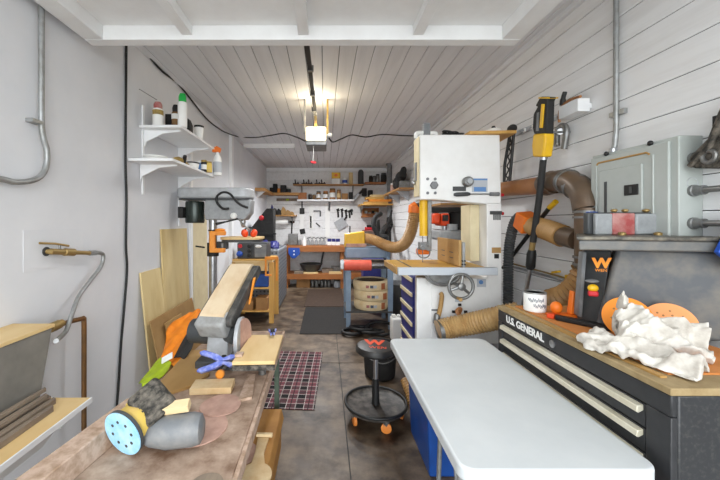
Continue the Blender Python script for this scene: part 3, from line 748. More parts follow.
# conduits
t = thing('conduit', 'bare steel conduit running up the board wall above the electrical panel', 'conduit', (1.53, 1.745, 1.9))
MB().tube([(1.53, 1.745, 2.86), (1.53, 1.745, 2.02), (1.528, 1.75, 1.95), (1.522, 1.755, pz1 + .001)], .0125, 12).build('pipe', 'galvanised', t)
MB().lathe([(.018, 0), (.018, .03), (.014, .034)], (1.522, 1.755, pz1 + .001), n=14).build('connector', 'steel', t)
MB().bx(1.53, WX, 1.70, 1.79, 2.10, 2.125).build('strap', 'galvanised', t)
for z, lab in ((1.80, 'uppermost of three short conduits leaving the side of the electrical panel'), (1.668, 'middle of three short conduits leaving the side of the electrical panel'), (1.535, 'lowest of three short conduits leaving the side of the electrical panel')):
    t = thing('side_conduit', lab, 'conduit', (1.505, 1.2, z), 'conduits at the side of the electrical panel')
    MB().tube([(1.505, py0 - .001, z), (1.505, .5, z)], .0125, 12).build('pipe', 'dull_steel', t)
    MB().tube([(1.505, py0 - .001, z), (1.505, py0 - .012, z), (1.505, py0 - .014, z), (1.505, py0 - .045, z)], [.024, .024, .019, .019], 14).build('connector', 'dull_steel', t)
# black trimmer bracket at frame edge
t = thing('wall_bracket', 'curved black cast bracket with a round hole by the electrical panel', 'bracket', (1.5, 1.25, 1.7))
MB().slab([(1.47, 1.33, 1.755), (1.47, 1.345, 1.80), (1.47, 1.28, 1.86), (1.47, 1.24, 1.965), (1.47, 1.20, 2.02), (1.47, 1.14, 2.02), (1.47, 1.12, 1.86), (1.47, 1.2, 1.765), (1.47, 1.26, 1.742)], (.035, 0, 0)).build('plate', 'dusty_black', t, bevel=.008)
MB().tube([(1.468, 1.335, 1.765), (1.462, 1.26, 1.83), (1.462, 1.22, 1.93), (1.465, 1.17, 2.0)], .010, 10).build('rib', 'dusty_black', t)
MB().torus((1.466, 1.268, 1.79), .022, .008, (0, R(90), 0), 24, 8).build('eye', 'dull_steel', t)
MB().bx(1.505, WX, 1.15, 1.29, 1.80, 1.95).build('mount', 'soft_black', t)

# ducts
t = thing('dust_duct', 'brown plastic dust duct with elbow turning down the board wall', 'duct', (1.44, 2.0, 1.5))
def dz(px, py, X): return atX(px, py, X)
d0 = atX(500, 189.5, 1.46); d1 = atX(546, 185, 1.46)
MB().tube([d0 + Vector((0, .3, 0)), d0, d1], .058, 20).build('straight_duct', 'duct_tan', t)
el = [atX(546, 184.5, 1.46), atX(558, 181, 1.455), atX(572, 183, 1.45), atX(583, 194, 1.445), atX(587, 210, 1.44)]
eo = MB().tube(spline(el, 8), .066, 24).build('elbow', 'duct_brown', t)
for i, (a, b_) in enumerate((((546, 184.6), (549, 183.5)), ((550.5, 183), (553, 182)), ((566, 181.3), (569, 182)), ((575, 185.5), (577.5, 187.5)))):
    A = atX(*a, 1.458); B = atX(*b_, 1.454); dvec = (B - A)
    MB().tube([A, B], .074, 24).build('clamp', ['dull_steel', 'duct_brown'][i < 2], eo)
vd = atX(587, 208, 1.44)
MB().tube([vd, Vector((vd.x, vd.y, 1.27))], .058, 20).build('drop_duct', 'duct_brown', t)
for z in (1.59, 1.56, 1.34, 1.30): MB().lathe([(.066, 0), (.066, .012)], (vd.x, vd.y, z), n=24).build('drop_clamp', 'dull_steel', t)
MB().bx(vd.x - .045, vd.x + .0, vd.y - .075, vd.y - .045, 1.565, 1.595).build('gate_tab', 'blue', t, bevel=.003)
q = atX(564.5, 173, 1.46); MB().torus(q + Vector((0, 0, 0)), .018, .006, (R(90), 0, R(60)), 20, 6).build('hanger_ring', 'black', t)
h0 = Vector((vd.x - .01, vd.y + .055, 1.44))
MB().tube([h0, h0 + Vector((-.005, .11, .015))], .058, 20).build('branch_duct', 'duct_brown', t)
t = thing('flexible_hose', 'ribbed amber flexible hose joining the vertical duct to an orange fitting', 'hose', (1.42, 2.2, 1.45))
MB().hose([h0 + Vector((-.005, .11, .015)), h0 + Vector((-.008, .25, .05)), h0 + Vector((-.01, .40, .075))], .06, .03, .12, 20).build('tube', 'hose_brown', t)
e0 = h0 + Vector((-.01, .40, .075))
MB().tube([e0, e0 + Vector((-.01, .10, .05))], [.088, .080], 4).build('fitting', 'orange', t, bevel=.006)
e1 = e0 + Vector((-.01, .10, .05))
t = thing('ribbed_hose', 'black ribbed hose hanging down between the bandsaw and the tool chest', 'hose', (1.4, 2.5, 1))
MB().hose([e1, e1 + Vector((-.005, .05, .0)), e1 + Vector((-.01, .10, -.08)), (1.40, e1.y + .15, e1.z - .25), (1.40, e1.y + .16, 1.05), (1.40, e1.y + .16, .6)], .034, .02, .12, 16).build('tube', 'dark_grey', t)
t = thing('lower_hose', 'wide ribbed amber hose dropping from the vertical duct behind the tool chest', 'hose', (1.42, 1.95, 1.1))
MB().hose([(vd.x, vd.y, 1.28), (vd.x - .005, vd.y + .03, 1.2), (vd.x - .03, vd.y + .12, 1.10), (vd.x - .06, vd.y + .25, 1.02), (1.34, vd.y + .32, .8), (1.34, vd.y + .33, .4)], .066, .032, .12, 20).build('tube', 'hose_brown', t)
t = thing('bar_clamp', 'yellow bar clamp with a long brass bar lying along the wall behind the paint can', 'clamp', (1.5, 2.0, 1.28))
a_ = atX(512, 263.5, 1.52); b_ = atX(577, 281, 1.52)
MB().tube([a_, b_], .006, 8).build('bar', 'brass', t)
a2 = atX(512, 266.5, 1.53); b2 = atX(572, 282.5, 1.53); MB().tube([a2, b2], .008, 8).build('second_bar', 'steel', t)
q = atX(572, 277, 1.515); MB().box(q, (.03, .09, .03), (R(-10), 0, 0)).build('jaw', 'yellow', t, bevel=.004)
q = atX(572, 282, 1.505); MB().ell(q, (.012, .022, .012)).build('trigger', 'blue', t)
q = atX(556, 272, 1.515); MB().box(q, (.02, .07, .014), (R(-14), 0, 0)).build('sliding_jaw', 'yellow', t, bevel=.003)

# pole tools
t = thing('pole_pruner', 'yellow and black cordless pole tool hanging upright on the board wall', 'pole tool', (1.42, 2.2, 1.3))
X0 = 1.365
def q_(px, py, X=X0): return atX(px, py, X)
MB().tube([q_(543.5, 158), q_(539, 200), q_(533, 242)], .019, 14).build('pole', 'soft_black', t)
MB().tube([q_(533.3, 240), q_(531.2, 252)], .018, 14).build('collar', 'brass', t)
MB().tube([q_(532.2, 250), q_(531.5, 254), q_(530.5, 266), q_(530, 269)], [.022, .029, .029, .022], 16).build('grip', 'black', t)
MB().tube([q_(530.2, 268), q_(522.5, 308)], .0145, 12).build('lower_pole', 'steel', t)
bd = [q_(537.5, 134), q_(550, 133), q_(549.5, 143), q_(547.5, 157), q_(537, 157), q_(536, 146)]
MB().slab([p_ + Vector((-.03, 0, 0)) for p_ in bd], (.06, 0, 0)).build('motor_body', 'yellow', t, bevel=.010)
MB().tube([q_(543.7, 157), q_(543.4, 160)], .023, 14).build('yellow_ring', 'steel', t)
hd = [q_(537.5, 134), q_(536, 128), q_(537, 114), q_(541, 107), q_(538.8, 106), q_(544, 96.5), q_(553.5, 97), q_(551, 101), q_(550, 134)]
MB().slab([p_ + Vector((-.025, 0, 0)) for p_ in hd], (.05, 0, 0)).build('handle', 'soft_black', t, bevel=.008)
MB().slab([p_ + Vector((-.034, 0, 0)) for p_ in (q_(544.5, 128), q_(547, 128), q_(549, 104), q_(546.5, 104))], (.012, 0, 0)).build('trigger_strip', 'yellow', t, bevel=.003)
MB().slab([p_ + Vector((-.033, 0, 0)) for p_ in (q_(544, 97.2), q_(553, 97.2), q_(552.6, 98.6), q_(543, 98.6))], (.066, 0, 0)).build('battery_edge', 'yellow', t)
MB().slab([p_ + Vector((-.03, 0, 0)) for p_ in (q_(540.5, 131), q_(543, 131), q_(543.5, 112), q_(541.5, 113))], (.008, 0, 0)).build('grip_window', 'mid_grey', t)
MB().tube([q_(545, 132, 1.39), Vector((RX - .001, q_(545, 132, 1.39).y, q_(545, 132, 1.39).z))], .006, 8).build('hook', 'steel', t)
t = thing('pole_saw', 'thin black pole with a yellow end slanting across the board wall', 'pole tool', (1.46, 2.3, 1.4))
MB().tube([atX(550, 207, 1.47), atX(503, 268, 1.47)], .014, 12).build('pole', 'black', t)
MB().tube([atX(549.5, 207.7, 1.47), atX(556, 201.5, 1.47)], [.017, .017], 12).build('end_cap', 'yellow', t)
# hook rail, box, horseshoe, folding stand
t = thing('hook_rail', 'long white hook rail with small hooks screwed to the board wall', 'hook rail', (1.54, 2.2, 2.15))
a_ = atX(513, 137, 1.535); b_ = atX(571, 113.5, 1.535)
MB().slab([a_, b_, b_ + Vector((0, 0, .035)), a_ + Vector((0, 0, .035))], (.014, 0, 0)).build('rail', 'label_grey', t)
for px, py in ((521, 131), (529, 128), (558, 115.5)):
    q = atX(px, py, 1.50); MB().tube(spline([q + Vector((.034, 0, .01)), q + Vector((.01, 0, 0)), q + Vector((0, 0, -.02)), q + Vector((-.012, 0, -.005))], 5), .006, 8).build('hook', 'steel', t)
    MB().lathe([(.017, 0), (.017, .006), (.01, .01)], q + Vector((.03, -.0, .005)), rot=(0, R(-90), 0), n=16).build('screw', 'paper', t)
t = thing('storage_box', 'small white open box fixed to the board wall above the hook rail', 'box', (1.5, 2.0, 2.15))
zb = 1.54 + (222 - 115.5)/F*(F*1.5/(572 - 325))
ba = atX(563.5, 116, 1.49); bb_ = atX(583, 113, 1.49)
mb = MB(); y0, y1 = min(ba.y, bb_.y), max(ba.y, bb_.y); z0 = (ba.z + bb_.z)/2 - .005; hh = .075
mb.bx(1.46, 1.465, y0, y1, z0, z0 + hh).bx(1.525, 1.53, y0, y1, z0, z0 + hh).bx(1.465, 1.525, y0, y0 + .005, z0, z0 + hh).bx(1.465, 1.525, y1 - .005, y1, z0, z0 + hh).bx(1.465, 1.525, y0 + .005, y1 - .005, z0, z0 + .005)
mb.build('box', 'white_paint', t); MB().bx(1.53, WX, y0 + .01, y1 - .01, z0 + .02, z0 + .05).build('back_plate', 'white_paint', t)
t = thing('hand_pruner', 'black-handled pruner with brown curved handles resting in the white box', 'tool', (1.49, 2.0, 2.2))
zc = z0 + hh
MB().tube(spline([(1.47, y1 + .01, zc - .09), (1.47, y1 + .005, zc - .02), (1.475, y1 - .03, zc + .012), (1.47, y0 + .06, zc + .016), (1.46, y0 - .02, zc + .002)], 6), .008, 8).build('handle', 'duct_tan', t)
MB().tube(spline([(1.475, y1 - .012, zc + .01), (1.475, y1 - .018, zc + .05), (1.475, y1 - .035, zc + .085)], 5), [.016]*5 + [.013]*5 + [.01], 10).build('head', 'black', t)
t = thing('magnet_shoe', 'grey horseshoe shaped bracket hanging under the hook rail', 'bracket', (1.5, 2.05, 2.0))
u = [atX(557, 146, 1.50), atX(557, 133, 1.50), atX(560, 127, 1.50), atX(564.5, 126, 1.50), atX(566.5, 132, 1.50), atX(564, 149, 1.50)]
MB().tube(spline(u, 6), .018, 10).build('shoe', 'dull_steel', t)
MB().tube([atX(560.5, 131.5, 1.49), atX(560.5, 131.5, 1.53)], [.02, .02], 14).build('bolt', 'steel', t)
t = thing('folding_stand', 'black folded lattice stand hanging on the wall beside the bandsaw', 'stand', (1.5, 2.6, 1.8))
s0 = [atX(511, 128, 1.48), atX(504.5, 166, 1.48), atX(504, 194, 1.48)]; s1 = [atX(514, 130, 1.48), atX(509, 190, 1.48)]
MB().tube(s0, .012, 8).build('rail', 'black', t); MB().tube([s1[0], s1[1]], .012, 8).build('rail', 'black', t)
lt = MB()
for i in range(7):
    f0, f1 = i/7, (i+1)/7
    L0 = s0[0].lerp(s0[2], f0); R1 = s1[0].lerp(s1[1], f1); L1 = s0[0].lerp(s0[2], f1); R0 = s1[0].lerp(s1[1], f0)
    lt.tube([L0, R1], .006, 6); lt.tube([R0, L1], .006, 6)
lt.build('lattice', 'black', t)
MB().ell(atX(512, 129, 1.47), (.03, .05, .035)).build('head', 'soft_black', t)
for py, lab in ((195, 'upper red knob on the right edge of the bandsaw column'), (213.5, 'lower red knob on the right edge of the bandsaw column')):
    q = atY(503, py, 2.56); MB().tube([(1.333, q.y, q.z), (1.348, q.y, q.z), (1.349, q.y, q.z), (1.375, q.y, q.z)], [.007, .007, .014, .012], 12).build('side_knob', 'red', BSAW)

# ================================================================ WORKBENCH (foreground)
BZ = .74
t = thing('workbench', 'dust-covered wooden workbench with green metal legs in the foreground', 'workbench', (-.58, 1.55, 0))
tp = [(-.89, .72), (-.285, .72), (-.31, 2.44), (-.80, 2.44)]
MB().prism(tp, .038, Matrix.Translation((0, 0, BZ - .038))).build('benchtop', 'dusty_bench', t, bevel=.004)
MB().slab([(-.284, .72, BZ - .05), (-.309, 2.44, BZ - .05), (-.309, 2.44, BZ + .002), (-.284, .72, BZ + .002)], (.016, 0, 0)).build('edge_strip', 'dusty_edge', t, bevel=.003)
MB().slab([(-.895, .74, BZ), (-.815, .74, BZ), (-.735, 1.36, BZ), (-.81, 1.36, BZ)], (0, 0, .08)).build('back_rail', 'dusty_edge', t, bevel=.004)
for x, y in ((-.345, 2.38), (-.76, 2.38), (-.33, .80), (-.84, .80)):
    MB().bx(x - .016, x + .016, y - .016, y + .016, 0, BZ - .039).build('leg', 'green_metal', t, bevel=.003)
MB().bx(-.74, -.36, 2.37, 2.39, .60, .66).build('cross_rail', 'green_metal', t); MB().bx(-.82, -.35, .79, .81, .60, .66).build('cross_rail', 'green_metal', t)

# random orbital sander lying on its side
ax = Vector((.33, .92, .20)).normalized(); ay = Vector((0, 0, 1)); ay = (ay - ax * ay.dot(ax)).normalized(); az = ax.cross(ay)
rot = Matrix(((az.x, ay.x, ax.x), (az.y, ay.y, ax.y), (az.z, ay.z, ax.z)))
sc_ = Vector((-.685, 1.125, BZ + .083))
t = thing('orbital_sander', 'yellow and black palm sander lying on its side with a pale blue pad', 'sander', (-.6, 1.2, BZ))
pd = MB().lathe([(.072, .0), (.08, .004), (.08, .012), (.07, .016)], sc_, rot, 48)
pd.build('backing_pad', 'dark_grey', t)
dk = MB(); dk.lathe([(.0, -.003), (.079, -.003), (.079, .0), (.0, .0)], sc_, rot, 48, caps=False); dk.mat(1)
for i in range(8):
    a = 2*math.pi*i/8 + .2; dk.lathe([(.0055, -.0042), (.0055, -.003)], sc_ + rot @ Vector((.045*math.cos(a), .045*math.sin(a), 0)), rot, 12)
dk.build('sandpaper', ['sand_blue', 'dark_grey'], t)
MB().lathe([(.062, .016), (.068, .03), (.066, .06), (.05, .085), (.04, .095)], sc_, rot, 36).build('body', 'dusty_yellow', t)
hc = atY(152.5, 402.5, 1.20)
hn = Vector((.30, -.70, .62)).normalized(); hu = Vector((-.62, .0, .78)); hu = (hu - hn*hu.dot(hn)).normalized(); hr = hu.cross(hn)
hm = Matrix(((hr.x, hu.x, hn.x), (hr.y, hu.y, hn.y), (hr.z, hu.z, hn.z)))
MB().box(hc, (.118, .130, .06), hm).build('head', 'dusty_black', t, bevel=.018, seg=4)
MB().box(hc - hn*.034, (.126, .138, .016), hm).build('head_rim', 'dusty_yellow', t, bevel=.006, seg=3)
gr = MB()
for i in range(6):
    gr.box(hc + hm @ Vector((0, -.04 + .016*i, .031)), (.085, .006, .005), hm)
gr.build('grip_rib', 'dusty_black', t)
cn0 = Vector((-.61, 1.165, BZ + .058)); cn1 = Vector((-.435, 1.19, BZ + .062))
d_ = (cn1 - cn0)
cp = [cn0 + d_ * k for k in (-.12, 0, .2, .3, .8, .95, 1.0)]
MB().tube(cp, [.03, .042, .05, .055, .055, .048, .03], 24).build('dust_canister', 'mid_grey', t)
MB().tube([sc_ + rot @ Vector((0, 0, .05)), cn0 + d_ * -.05], [.03, .03], 16).build('dust_port', 'dark_grey', t)
# sanding discs, offcuts on bench
def flat_disc(c, r, m, lab, z=BZ):
    mb = MB(); pts = []; random.seed(int(c[0]*1000))
    for k in range(40):
        a = 2*math.pi*k/40; rr = r * (1 + .012*math.sin(3*a + c[0]*20)); pts.append((rr*math.cos(a), rr*math.sin(a)))
    mb.prism(pts, .004, Matrix.Translation((c[0], c[1], z)))
    return tag(mb.build('sanding_disc', m), lab, 'sanding disc')
flat_disc((-.50, 1.29), .118, 'sand_pink', 'large pink sanding disc lying flat under the sander canister')
flat_disc((-.452, 1.44), .086, 'sand_pink', 'smaller pink sanding disc lying between the wood block and sander', BZ + .0045)
flat_disc((-.36, 1.005), .05, 'grey_scrap', 'grey dusty round disc at the near edge of the workbench')
tag(MB().box((-.535, 1.585, BZ + .015), (.19, .095, .03), (0, 0, R(4))).build('wood_block', 'offcut', bevel=.002), 'pale rectangular wood block lying on the workbench by the sander belt', 'wood block')
tag(MB().box((-.535, 1.195, BZ + .135), (.092, .035, .028), (R(20), R(-6), R(5))).build('wood_offcut', 'pale_wood', bevel=.001), 'small pale wood offcut lying on the grey sander canister', 'wood offcut')
tag(MB().slab([(-.40, 1.72, BZ), (-.36, 1.72, BZ), (-.33, 1.50, BZ), (-.385, 1.47, BZ)], (0, 0, .012)).build('wood_strip', 'dusty_edge', bevel=.001), 'thin dusty wood strip along the front edge of the workbench', 'wood strip')
tag(MB().slab([(-.84, 2.03, BZ + .0), (-.70, 2.06, BZ), (-.60, 1.72, BZ), (-.64, 1.60, BZ), (-.80, 1.46, BZ)], (0, 0, .014)).build('plywood_piece', 'tan_board', bevel=.001), 'tan plywood piece lying on the workbench beside the hi-vis vest', 'plywood')

# belt and disc sander
t = thing('belt_sander', 'grey bench belt and disc sander with long tilted tan belt', 'belt sander', (-.52, 1.85, BZ))
bA = Vector((-.610, 1.80, 1.045)); bB = Vector((-.540, 2.12, 1.265))
dv = (bB - bA).normalized(); sx = Vector((1, -.26, 0)).normalized(); sx = (sx - dv * sx.dot(dv)).normalized(); nz = sx.cross(dv).normalized()
m3 = Matrix(((sx.x, dv.x, nz.x), (sx.y, dv.y, nz.y), (sx.z, dv.z, nz.z))); LB = (bB - bA).length
def bl(x, y, z): return bA + sx*x + dv*y + nz*z
bt = MB(); hw_ = .073; rr_ = .032; prof = []
for k in range(13): a = R(90 + 180*k/12); prof.append((math.cos(a)*rr_ - .0, -rr_ + math.sin(a)*rr_))
for k in range(13): a = R(-90 + 180*k/12); prof.append((LB + math.cos(a)*rr_, -rr_ + math.sin(a)*rr_))
n = len(prof); vs = [bl(-hw_, y, z) for y, z in prof] + [bl(hw_, y, z) for y, z in prof]
bt.add(vs, [tuple(range(n)), tuple(range(2*n-1, n-1, -1))] + [(i, (i+1) % n, n+(i+1) % n, n+i) for i in range(n)])
bt.build('sanding_belt', 'belt_tan', t)
def side_plate(x, w_):
    p2 = [(y*1.02 - .01, z - .012) for y, z in prof]; mb = MB()
    vs = [bl(x, y, z) for y, z in p2] + [bl(x + w_, y, z) for y, z in p2]
    mb.add(vs, [tuple(range(n)), tuple(range(2*n-1, n-1, -1))] + [(i, (i+1) % n, n+(i+1) % n, n+i) for i in range(n)]); return mb
side_plate(hw_ + .003, .042).build('belt_frame', 'frame_dark', t, bevel=.006)
side_plate(-hw_ - .016, .012).build('side_rail', 'dark_grey', t, bevel=.003)
ob = MB(); ob.slab([bl(hw_ + .05, .15, -.09), bl(hw_ + .05, .17, -.09), bl(hw_ + .05, .31, -.02), bl(hw_ + .05, .29, -.01)], sx * .012); ob.build('tension_lever', 'clamp_orange', t, bevel=.003)
hs = MB(); hs.box(bl(0, -.022, -.062), (.172, .105, .112), m3); hs.build('belt_hood', 'hood_grey', t, bevel=.018, seg=3)
MB().bx(-.70, -.48, 1.78, 2.02, BZ, BZ + .05).build('base', 'dark_grey', t, bevel=.008)
MB().slab([(-.66, 1.83, BZ + .05), (-.53, 1.81, BZ + .05), (-.54, 1.84, .99), (-.65, 1.86, .99)], (0, .10, 0)).build('pedestal', 'cast_grey', t, bevel=.01)
MB().cyl((-.60, 1.93, .90), (-.78, 1.96, .90), .07).build('motor', 'dark_grey', t, bevel=.006)
MB().lathe([(.105, 0), (.108, .01), (.108, .022)], (-.47, 1.80, .915), rot=(0, R(90), 0), n=40).build('disc_guard', 'cast_grey', t, bevel=.003)
MB().lathe([(.0, 0), (.102, 0), (.102, .008), (.0, .008)], (-.448, 1.795, .915), rot=(0, R(90), R(-12)), n=44, caps=False).build('sanding_disc', 'sand_pink', t)
MB().cyl((-.53, 1.86, .915), (-.468, 1.81, .915), .05).build('disc_hub', 'dark_grey', t)
wt = MB().slab([(-.434, 1.55, .87), (-.235, 1.56, .87), (-.243, 1.92, .87), (-.428, 1.92, .87)], (0, 0, .018)).build('work_table', 'pale_ply', t, bevel=.002)
MB().slab([(-.435, 1.545, .845), (-.235, 1.555, .845), (-.24, 1.60, .845), (-.43, 1.60, .845)], (0, 0, .024)).build('table_frame', 'dusty_black', wt)
MB().tube([(-.33, 1.75, BZ), (-.33, 1.75, .868)], .02, 12).build('table_post', 'dull_steel', t)
kb = MB().lathe([(.021, 0), (.021, .018), (.014, .024)], (-.52, 1.655, BZ + .045), rot=(R(80), 0, 0), n=20).build('adjust_knob', 'clamp_orange', t)
MB().cyl((-.52, 1.66, BZ + .045), (-.52, 1.79, BZ + .045), .008).build('knob_rod', 'dull_steel', t)
MB().bx(-.435, -.40, 1.60, 1.64, .889, .90).build('table_clip', 'dusty_edge', t)
# blue spring clamps in front of the sander
def spring_clamp(c, rz, lab, tilt=-60, k=1.0):
    t = thing('spring_clamp', lab, 'clamp', c, 'blue spring clamps on the workbench')
    m = Matrix.Translation(c) @ (Euler((0, 0, rz)).to_matrix() @ Euler((R(tilt), 0, 0)).to_matrix()).to_4x4() @ Matrix.Scale(k, 4)
    for s in (1, -1):
        P = [(0, .012*s), (.03, .030*s), (.085, .046*s), (.105, .040*s), (.10, .028*s), (.05, .012*s), (.02, -.002*s), (-.03, .004*s), (-.055, .012*s), (-.058, .022*s), (-.03, .026*s)]
        mb = MB().prism(P, .024, m @ Matrix.Translation((0, 0, .002 if s > 0 else .0035))); mb.build('handle', 'clamp_blue', t, bevel=.004)
    MB().lathe([(.012, 0), (.012, .032)], m @ Vector((0, .0, 0)), n=16).build('pivot', 'black', t)
    return t
spring_clamp(Vector((-.505, 1.66, BZ + .10)), R(184), 'speckled blue spring clamp propped in front of the belt sander hood', -55, 1.15)
spring_clamp(Vector((-.30, 1.90, .898)), R(100), 'small blue spring clamp on the far edge of the sander work table', 0, .55)
# hi-vis vest
t = thing('hi_vis_vest', 'crumpled orange and lime hi-vis vest heaped behind the belt sander', 'vest', (-.85, 2.05, BZ))
def cloth(name, mat_, rows, amp, seed, nu=40, nv=22, th=.004):
    # rows: (left point, right point) pairs along the garment, folded with noise
    L = spline([r[0] for r in rows], 10); Rr = spline([r[1] for r in rows], 10); vs = []; fs = []
    n0 = len(L)
    for i in range(n0):
        for j in range(nv):
            v = j/(nv-1); p = L[i].lerp(Rr[i], v)
            k = mnoise.noise(Vector((p.x*9 + seed, p.y*9, p.z*9))) + .6*mnoise.noise(Vector((p.x*22, p.y*22 + seed, p.z*22))) + .5*math.sin(v*14 + i*.25 + seed)
            e = Vector((.45, -.35, .75)).normalized()
            vs.append(p + e*(amp*k + .018*math.sin(math.pi*v)))
    for i in range(n0-1):
        for j in range(nv-1): fs.append((i*nv+j, i*nv+j+1, (i+1)*nv+j+1, (i+1)*nv+j))
    o = MB().add(vs, fs).build(name, mat_, t, smooth=180)
    m = o.modifiers.new('thickness', 'SOLIDIFY'); m.thickness = th; m.offset = 0
    return o
VV = lambda px, py, Y: atY(px, py, Y)
cloth('orange_fabric', 'vest_orange', [(VV(182, 318, 2.36), VV(200, 309, 2.40)), (VV(172, 323, 2.30), VV(203, 318, 2.30)), (VV(166, 332, 2.22), VV(201, 332, 2.18)), (VV(166, 342, 2.14), VV(192, 345, 2.08)), (VV(163, 352, 2.06), VV(184, 357, 1.98)), (VV(159, 362, 1.98), VV(175, 368, 1.9))], .017, 3.1)
cloth('lime_fabric', 'lime', [(VV(160, 358, 1.99), VV(171, 364, 1.91)), (VV(154, 364, 1.93), VV(167, 372, 1.84)), (VV(149, 371, 1.87), VV(160, 379, 1.78)), (VV(143, 378, 1.81), VV(150, 385, 1.73)), (VV(139, 383, 1.77), VV(142, 387, 1.72))], .007, 7.7)
cloth('dark_lining', 'soft_black', [(VV(186, 335, 2.12), VV(194, 341, 2.04)), (VV(180, 346, 2.04), VV(192, 348, 1.98)), (VV(174, 358, 1.96), VV(184, 360, 1.90))], .004, 1.7)
MB().box(atY(167, 358, 1.90), (.078, .004, .036), (R(-35), R(-30), R(-12))).build('care_label', 'paper', t)

# things under the bench
t = thing('cardboard_box', 'brown cardboard box on the floor beneath the workbench', 'box', (-.46, 1.85, 0))
MB().bx(-.62, -.30, 1.5, 2.27, 0, .262).build('box', 'cardboard', t, bevel=.003)
MB().slab([(-.30, 1.5, .262), (-.30, 2.27, .262), (-.285, 2.27, .20), (-.285, 1.5, .20)], (.003, 0, .0)).build('flap', 'cardboard', t)
t = thing('wooden_paddle', 'pale wooden paddle board with round end lying under the workbench edge', 'paddle', (-.36, 1.8, .263))
P = [];
for i in range(26):
    a = R(115 + 310*i/25); P.append((-.352 + .085*math.cos(a), 1.665 + .085*math.sin(a)))
P += [(-.335, 1.82), (-.33, 1.95), (-.395, 1.95), (-.385, 1.82)]
MB().prism(P, .012, Matrix.Translation((0, 0, .263))).build('board', 'offcut', t, bevel=.002)
MB().box((-.357, 1.96, .284), (.095, .02, .018), (0, 0, R(-3))).build('cross_piece', 'pale_wood', t, bevel=.002)
flat_disc((-.47, 1.83), .10, 'sand_pink', 'pink sanding disc on the cardboard box beneath the workbench', .263)
tag(MB().tube(spline([(-.42, 2.30, .50), (-.36, 2.43, .36), (-.36, 2.44, .20), (-.45, 2.42, .06), (-.56, 2.4, .03), (-.60, 2.38, .30), (-.58, 2.34, .58), (-.50, 2.30, .64)], 8), .006, 8).build('cord', 'rubber'), 'black looped cord hanging beneath the far end of the workbench', 'cord')

# ================================================================ LEFT WALL, NEAR
t = thing('wall_shelf', 'low white wall shelf holding a grey tub and wood scraps', 'shelf', (-1.3, 1.2, .72))
MB().bx(LX + .001, -1.05, .55, 1.49, .735, .752).build('board', 'pale_ply', t)
MB().bx(-1.05, -1.044, .55, 1.49, .732, .754).build('front_edge', 'white_paint', t)
MB().slab([(-1.06, 1.40, .734), (LX + .001, 1.40, .734), (LX + .001, 1.40, .60), (-1.10, 1.40, .68)], (0, -.02, 0)).build('bracket', 'white_paint', t)
MB().slab([(-1.075, 1.38, .734), (-1.075, .9, .734), (-1.105, 1.0, .66), (-1.105, 1.30, .66)], (-.012, 0, 0)).build('apron', 'white_paint', t)
t = thing('grey_tub', 'dusty grey metal tub with a tan wooden lid on the low wall shelf', 'tub', (-1.36, 1.1, .752))
mb = MB(); mb.slab([(LX + .002, 1.545, 1.05), (-1.268, 1.545, 1.05), (-1.262, 1.47, .752), (LX + .002, 1.47, .752)], (0, -.95, 0)).build('body', 'tub_grey', t, bevel=.004)
MB().bx(LX + .002, -1.262, .58, 1.552, 1.05, 1.066).build('lid', 'pale_ply', t, bevel=.002)
random.seed(5)
for i, (x, y0, y1, z, w_) in enumerate(((-1.232, 1.02, 1.46, .752, .035), (-1.19, 1.05, 1.44, .752, .03), (-1.15, .95, 1.38, .752, .028), (-1.215, 1.0, 1.43, .782, .028), (-1.235, 1.08, 1.45, .80, .022))):
    lab = ('wide grey weathered wood scrap lying against the tub', 'narrow grey wood strip next to the widest scrap on the low shelf', 'outermost grey wood strip near the white shelf edge', 'grey wood scrap lying on top of two others beside the tub', 'thin topmost grey wood scrap leaning on the tub side')[i]
    tag(MB().slab([(x, y0, z), (x + w_, y0 + .02, z), (x + w_*.8, y1, z), (x + .004, y1 + .01, z)], (0, 0, .024 if i < 3 else .016)).build('wood_scrap', 'grey_scrap', bevel=.002), lab, 'wood scrap', 'wood scraps on the low shelf')
tag(MB().box((-1.10, 1.06, .758), (.05, .06, .012), (0, 0, .4)).build('wood_chip', 'tan_board'), 'tan wood chip at the near end of the low shelf', 'wood chip')

# conduit on left wall
cx = LX + .028
def ql(px, py, X=None): return atX(px, py, cx if X is None else X)
t = thing('wall_conduit', 'pale steel conduit running down the plastered wall and bending towards the door', 'conduit', (cx, 1.7, 2.0))
MB().tube(spline([ql(41.5, 5) + Vector((0, 0, .15)), ql(41.5, 60), ql(41.5, 120), ql(43.5, 138), ql(46.8, 150), ql(46.5, 165), ql(41, 176), ql(30, 181), ql(14, 182), ql(0, 179), ql(-40, 176)], 8), .0135, 12).build('pipe', 'galvanised', t)
q = ql(37, 122); MB().bx(LX + .0005, cx + .012, q.y - .035, q.y + .03, q.z - .008, q.z + .010).build('clip', 'galvanised', t)
tag(MB().bx(LX + .0003, LX + .002, 1.605, 2.0, 1.295, 1.50).build('access_panel', 'plaster'), 'white patch panel flush on the plastered wall behind the valve', 'access panel')
t = thing('water_valve', 'brass water valve sticking out of the white patch panel', 'valve', (-1.44, 1.75, 1.4))
v0 = atX(51, 251.5, LX + .03); v1 = atX(90, 253, LX + .06)
MB().tube([Vector((LX + .004, v0.y, v0.z)), Vector((LX + .008, v0.y, v0.z))], .024, 20).build('escutcheon', 'dark_grey', t)
MB().tube([v0 + Vector((-.02, 0, 0)), v0, v0.lerp(v1, .3), v0.lerp(v1, .32), v0.lerp(v1, .55), v0.lerp(v1, .57), v1], [.012, .016, .016, .021, .021, .012, .012], 14).build('body', 'brass', t)
MB().tube([v0.lerp(v1, .2), v0.lerp(v1, .2) + Vector((0, 0, .035))], .006, 8).build('stem', 'dull_steel', t)
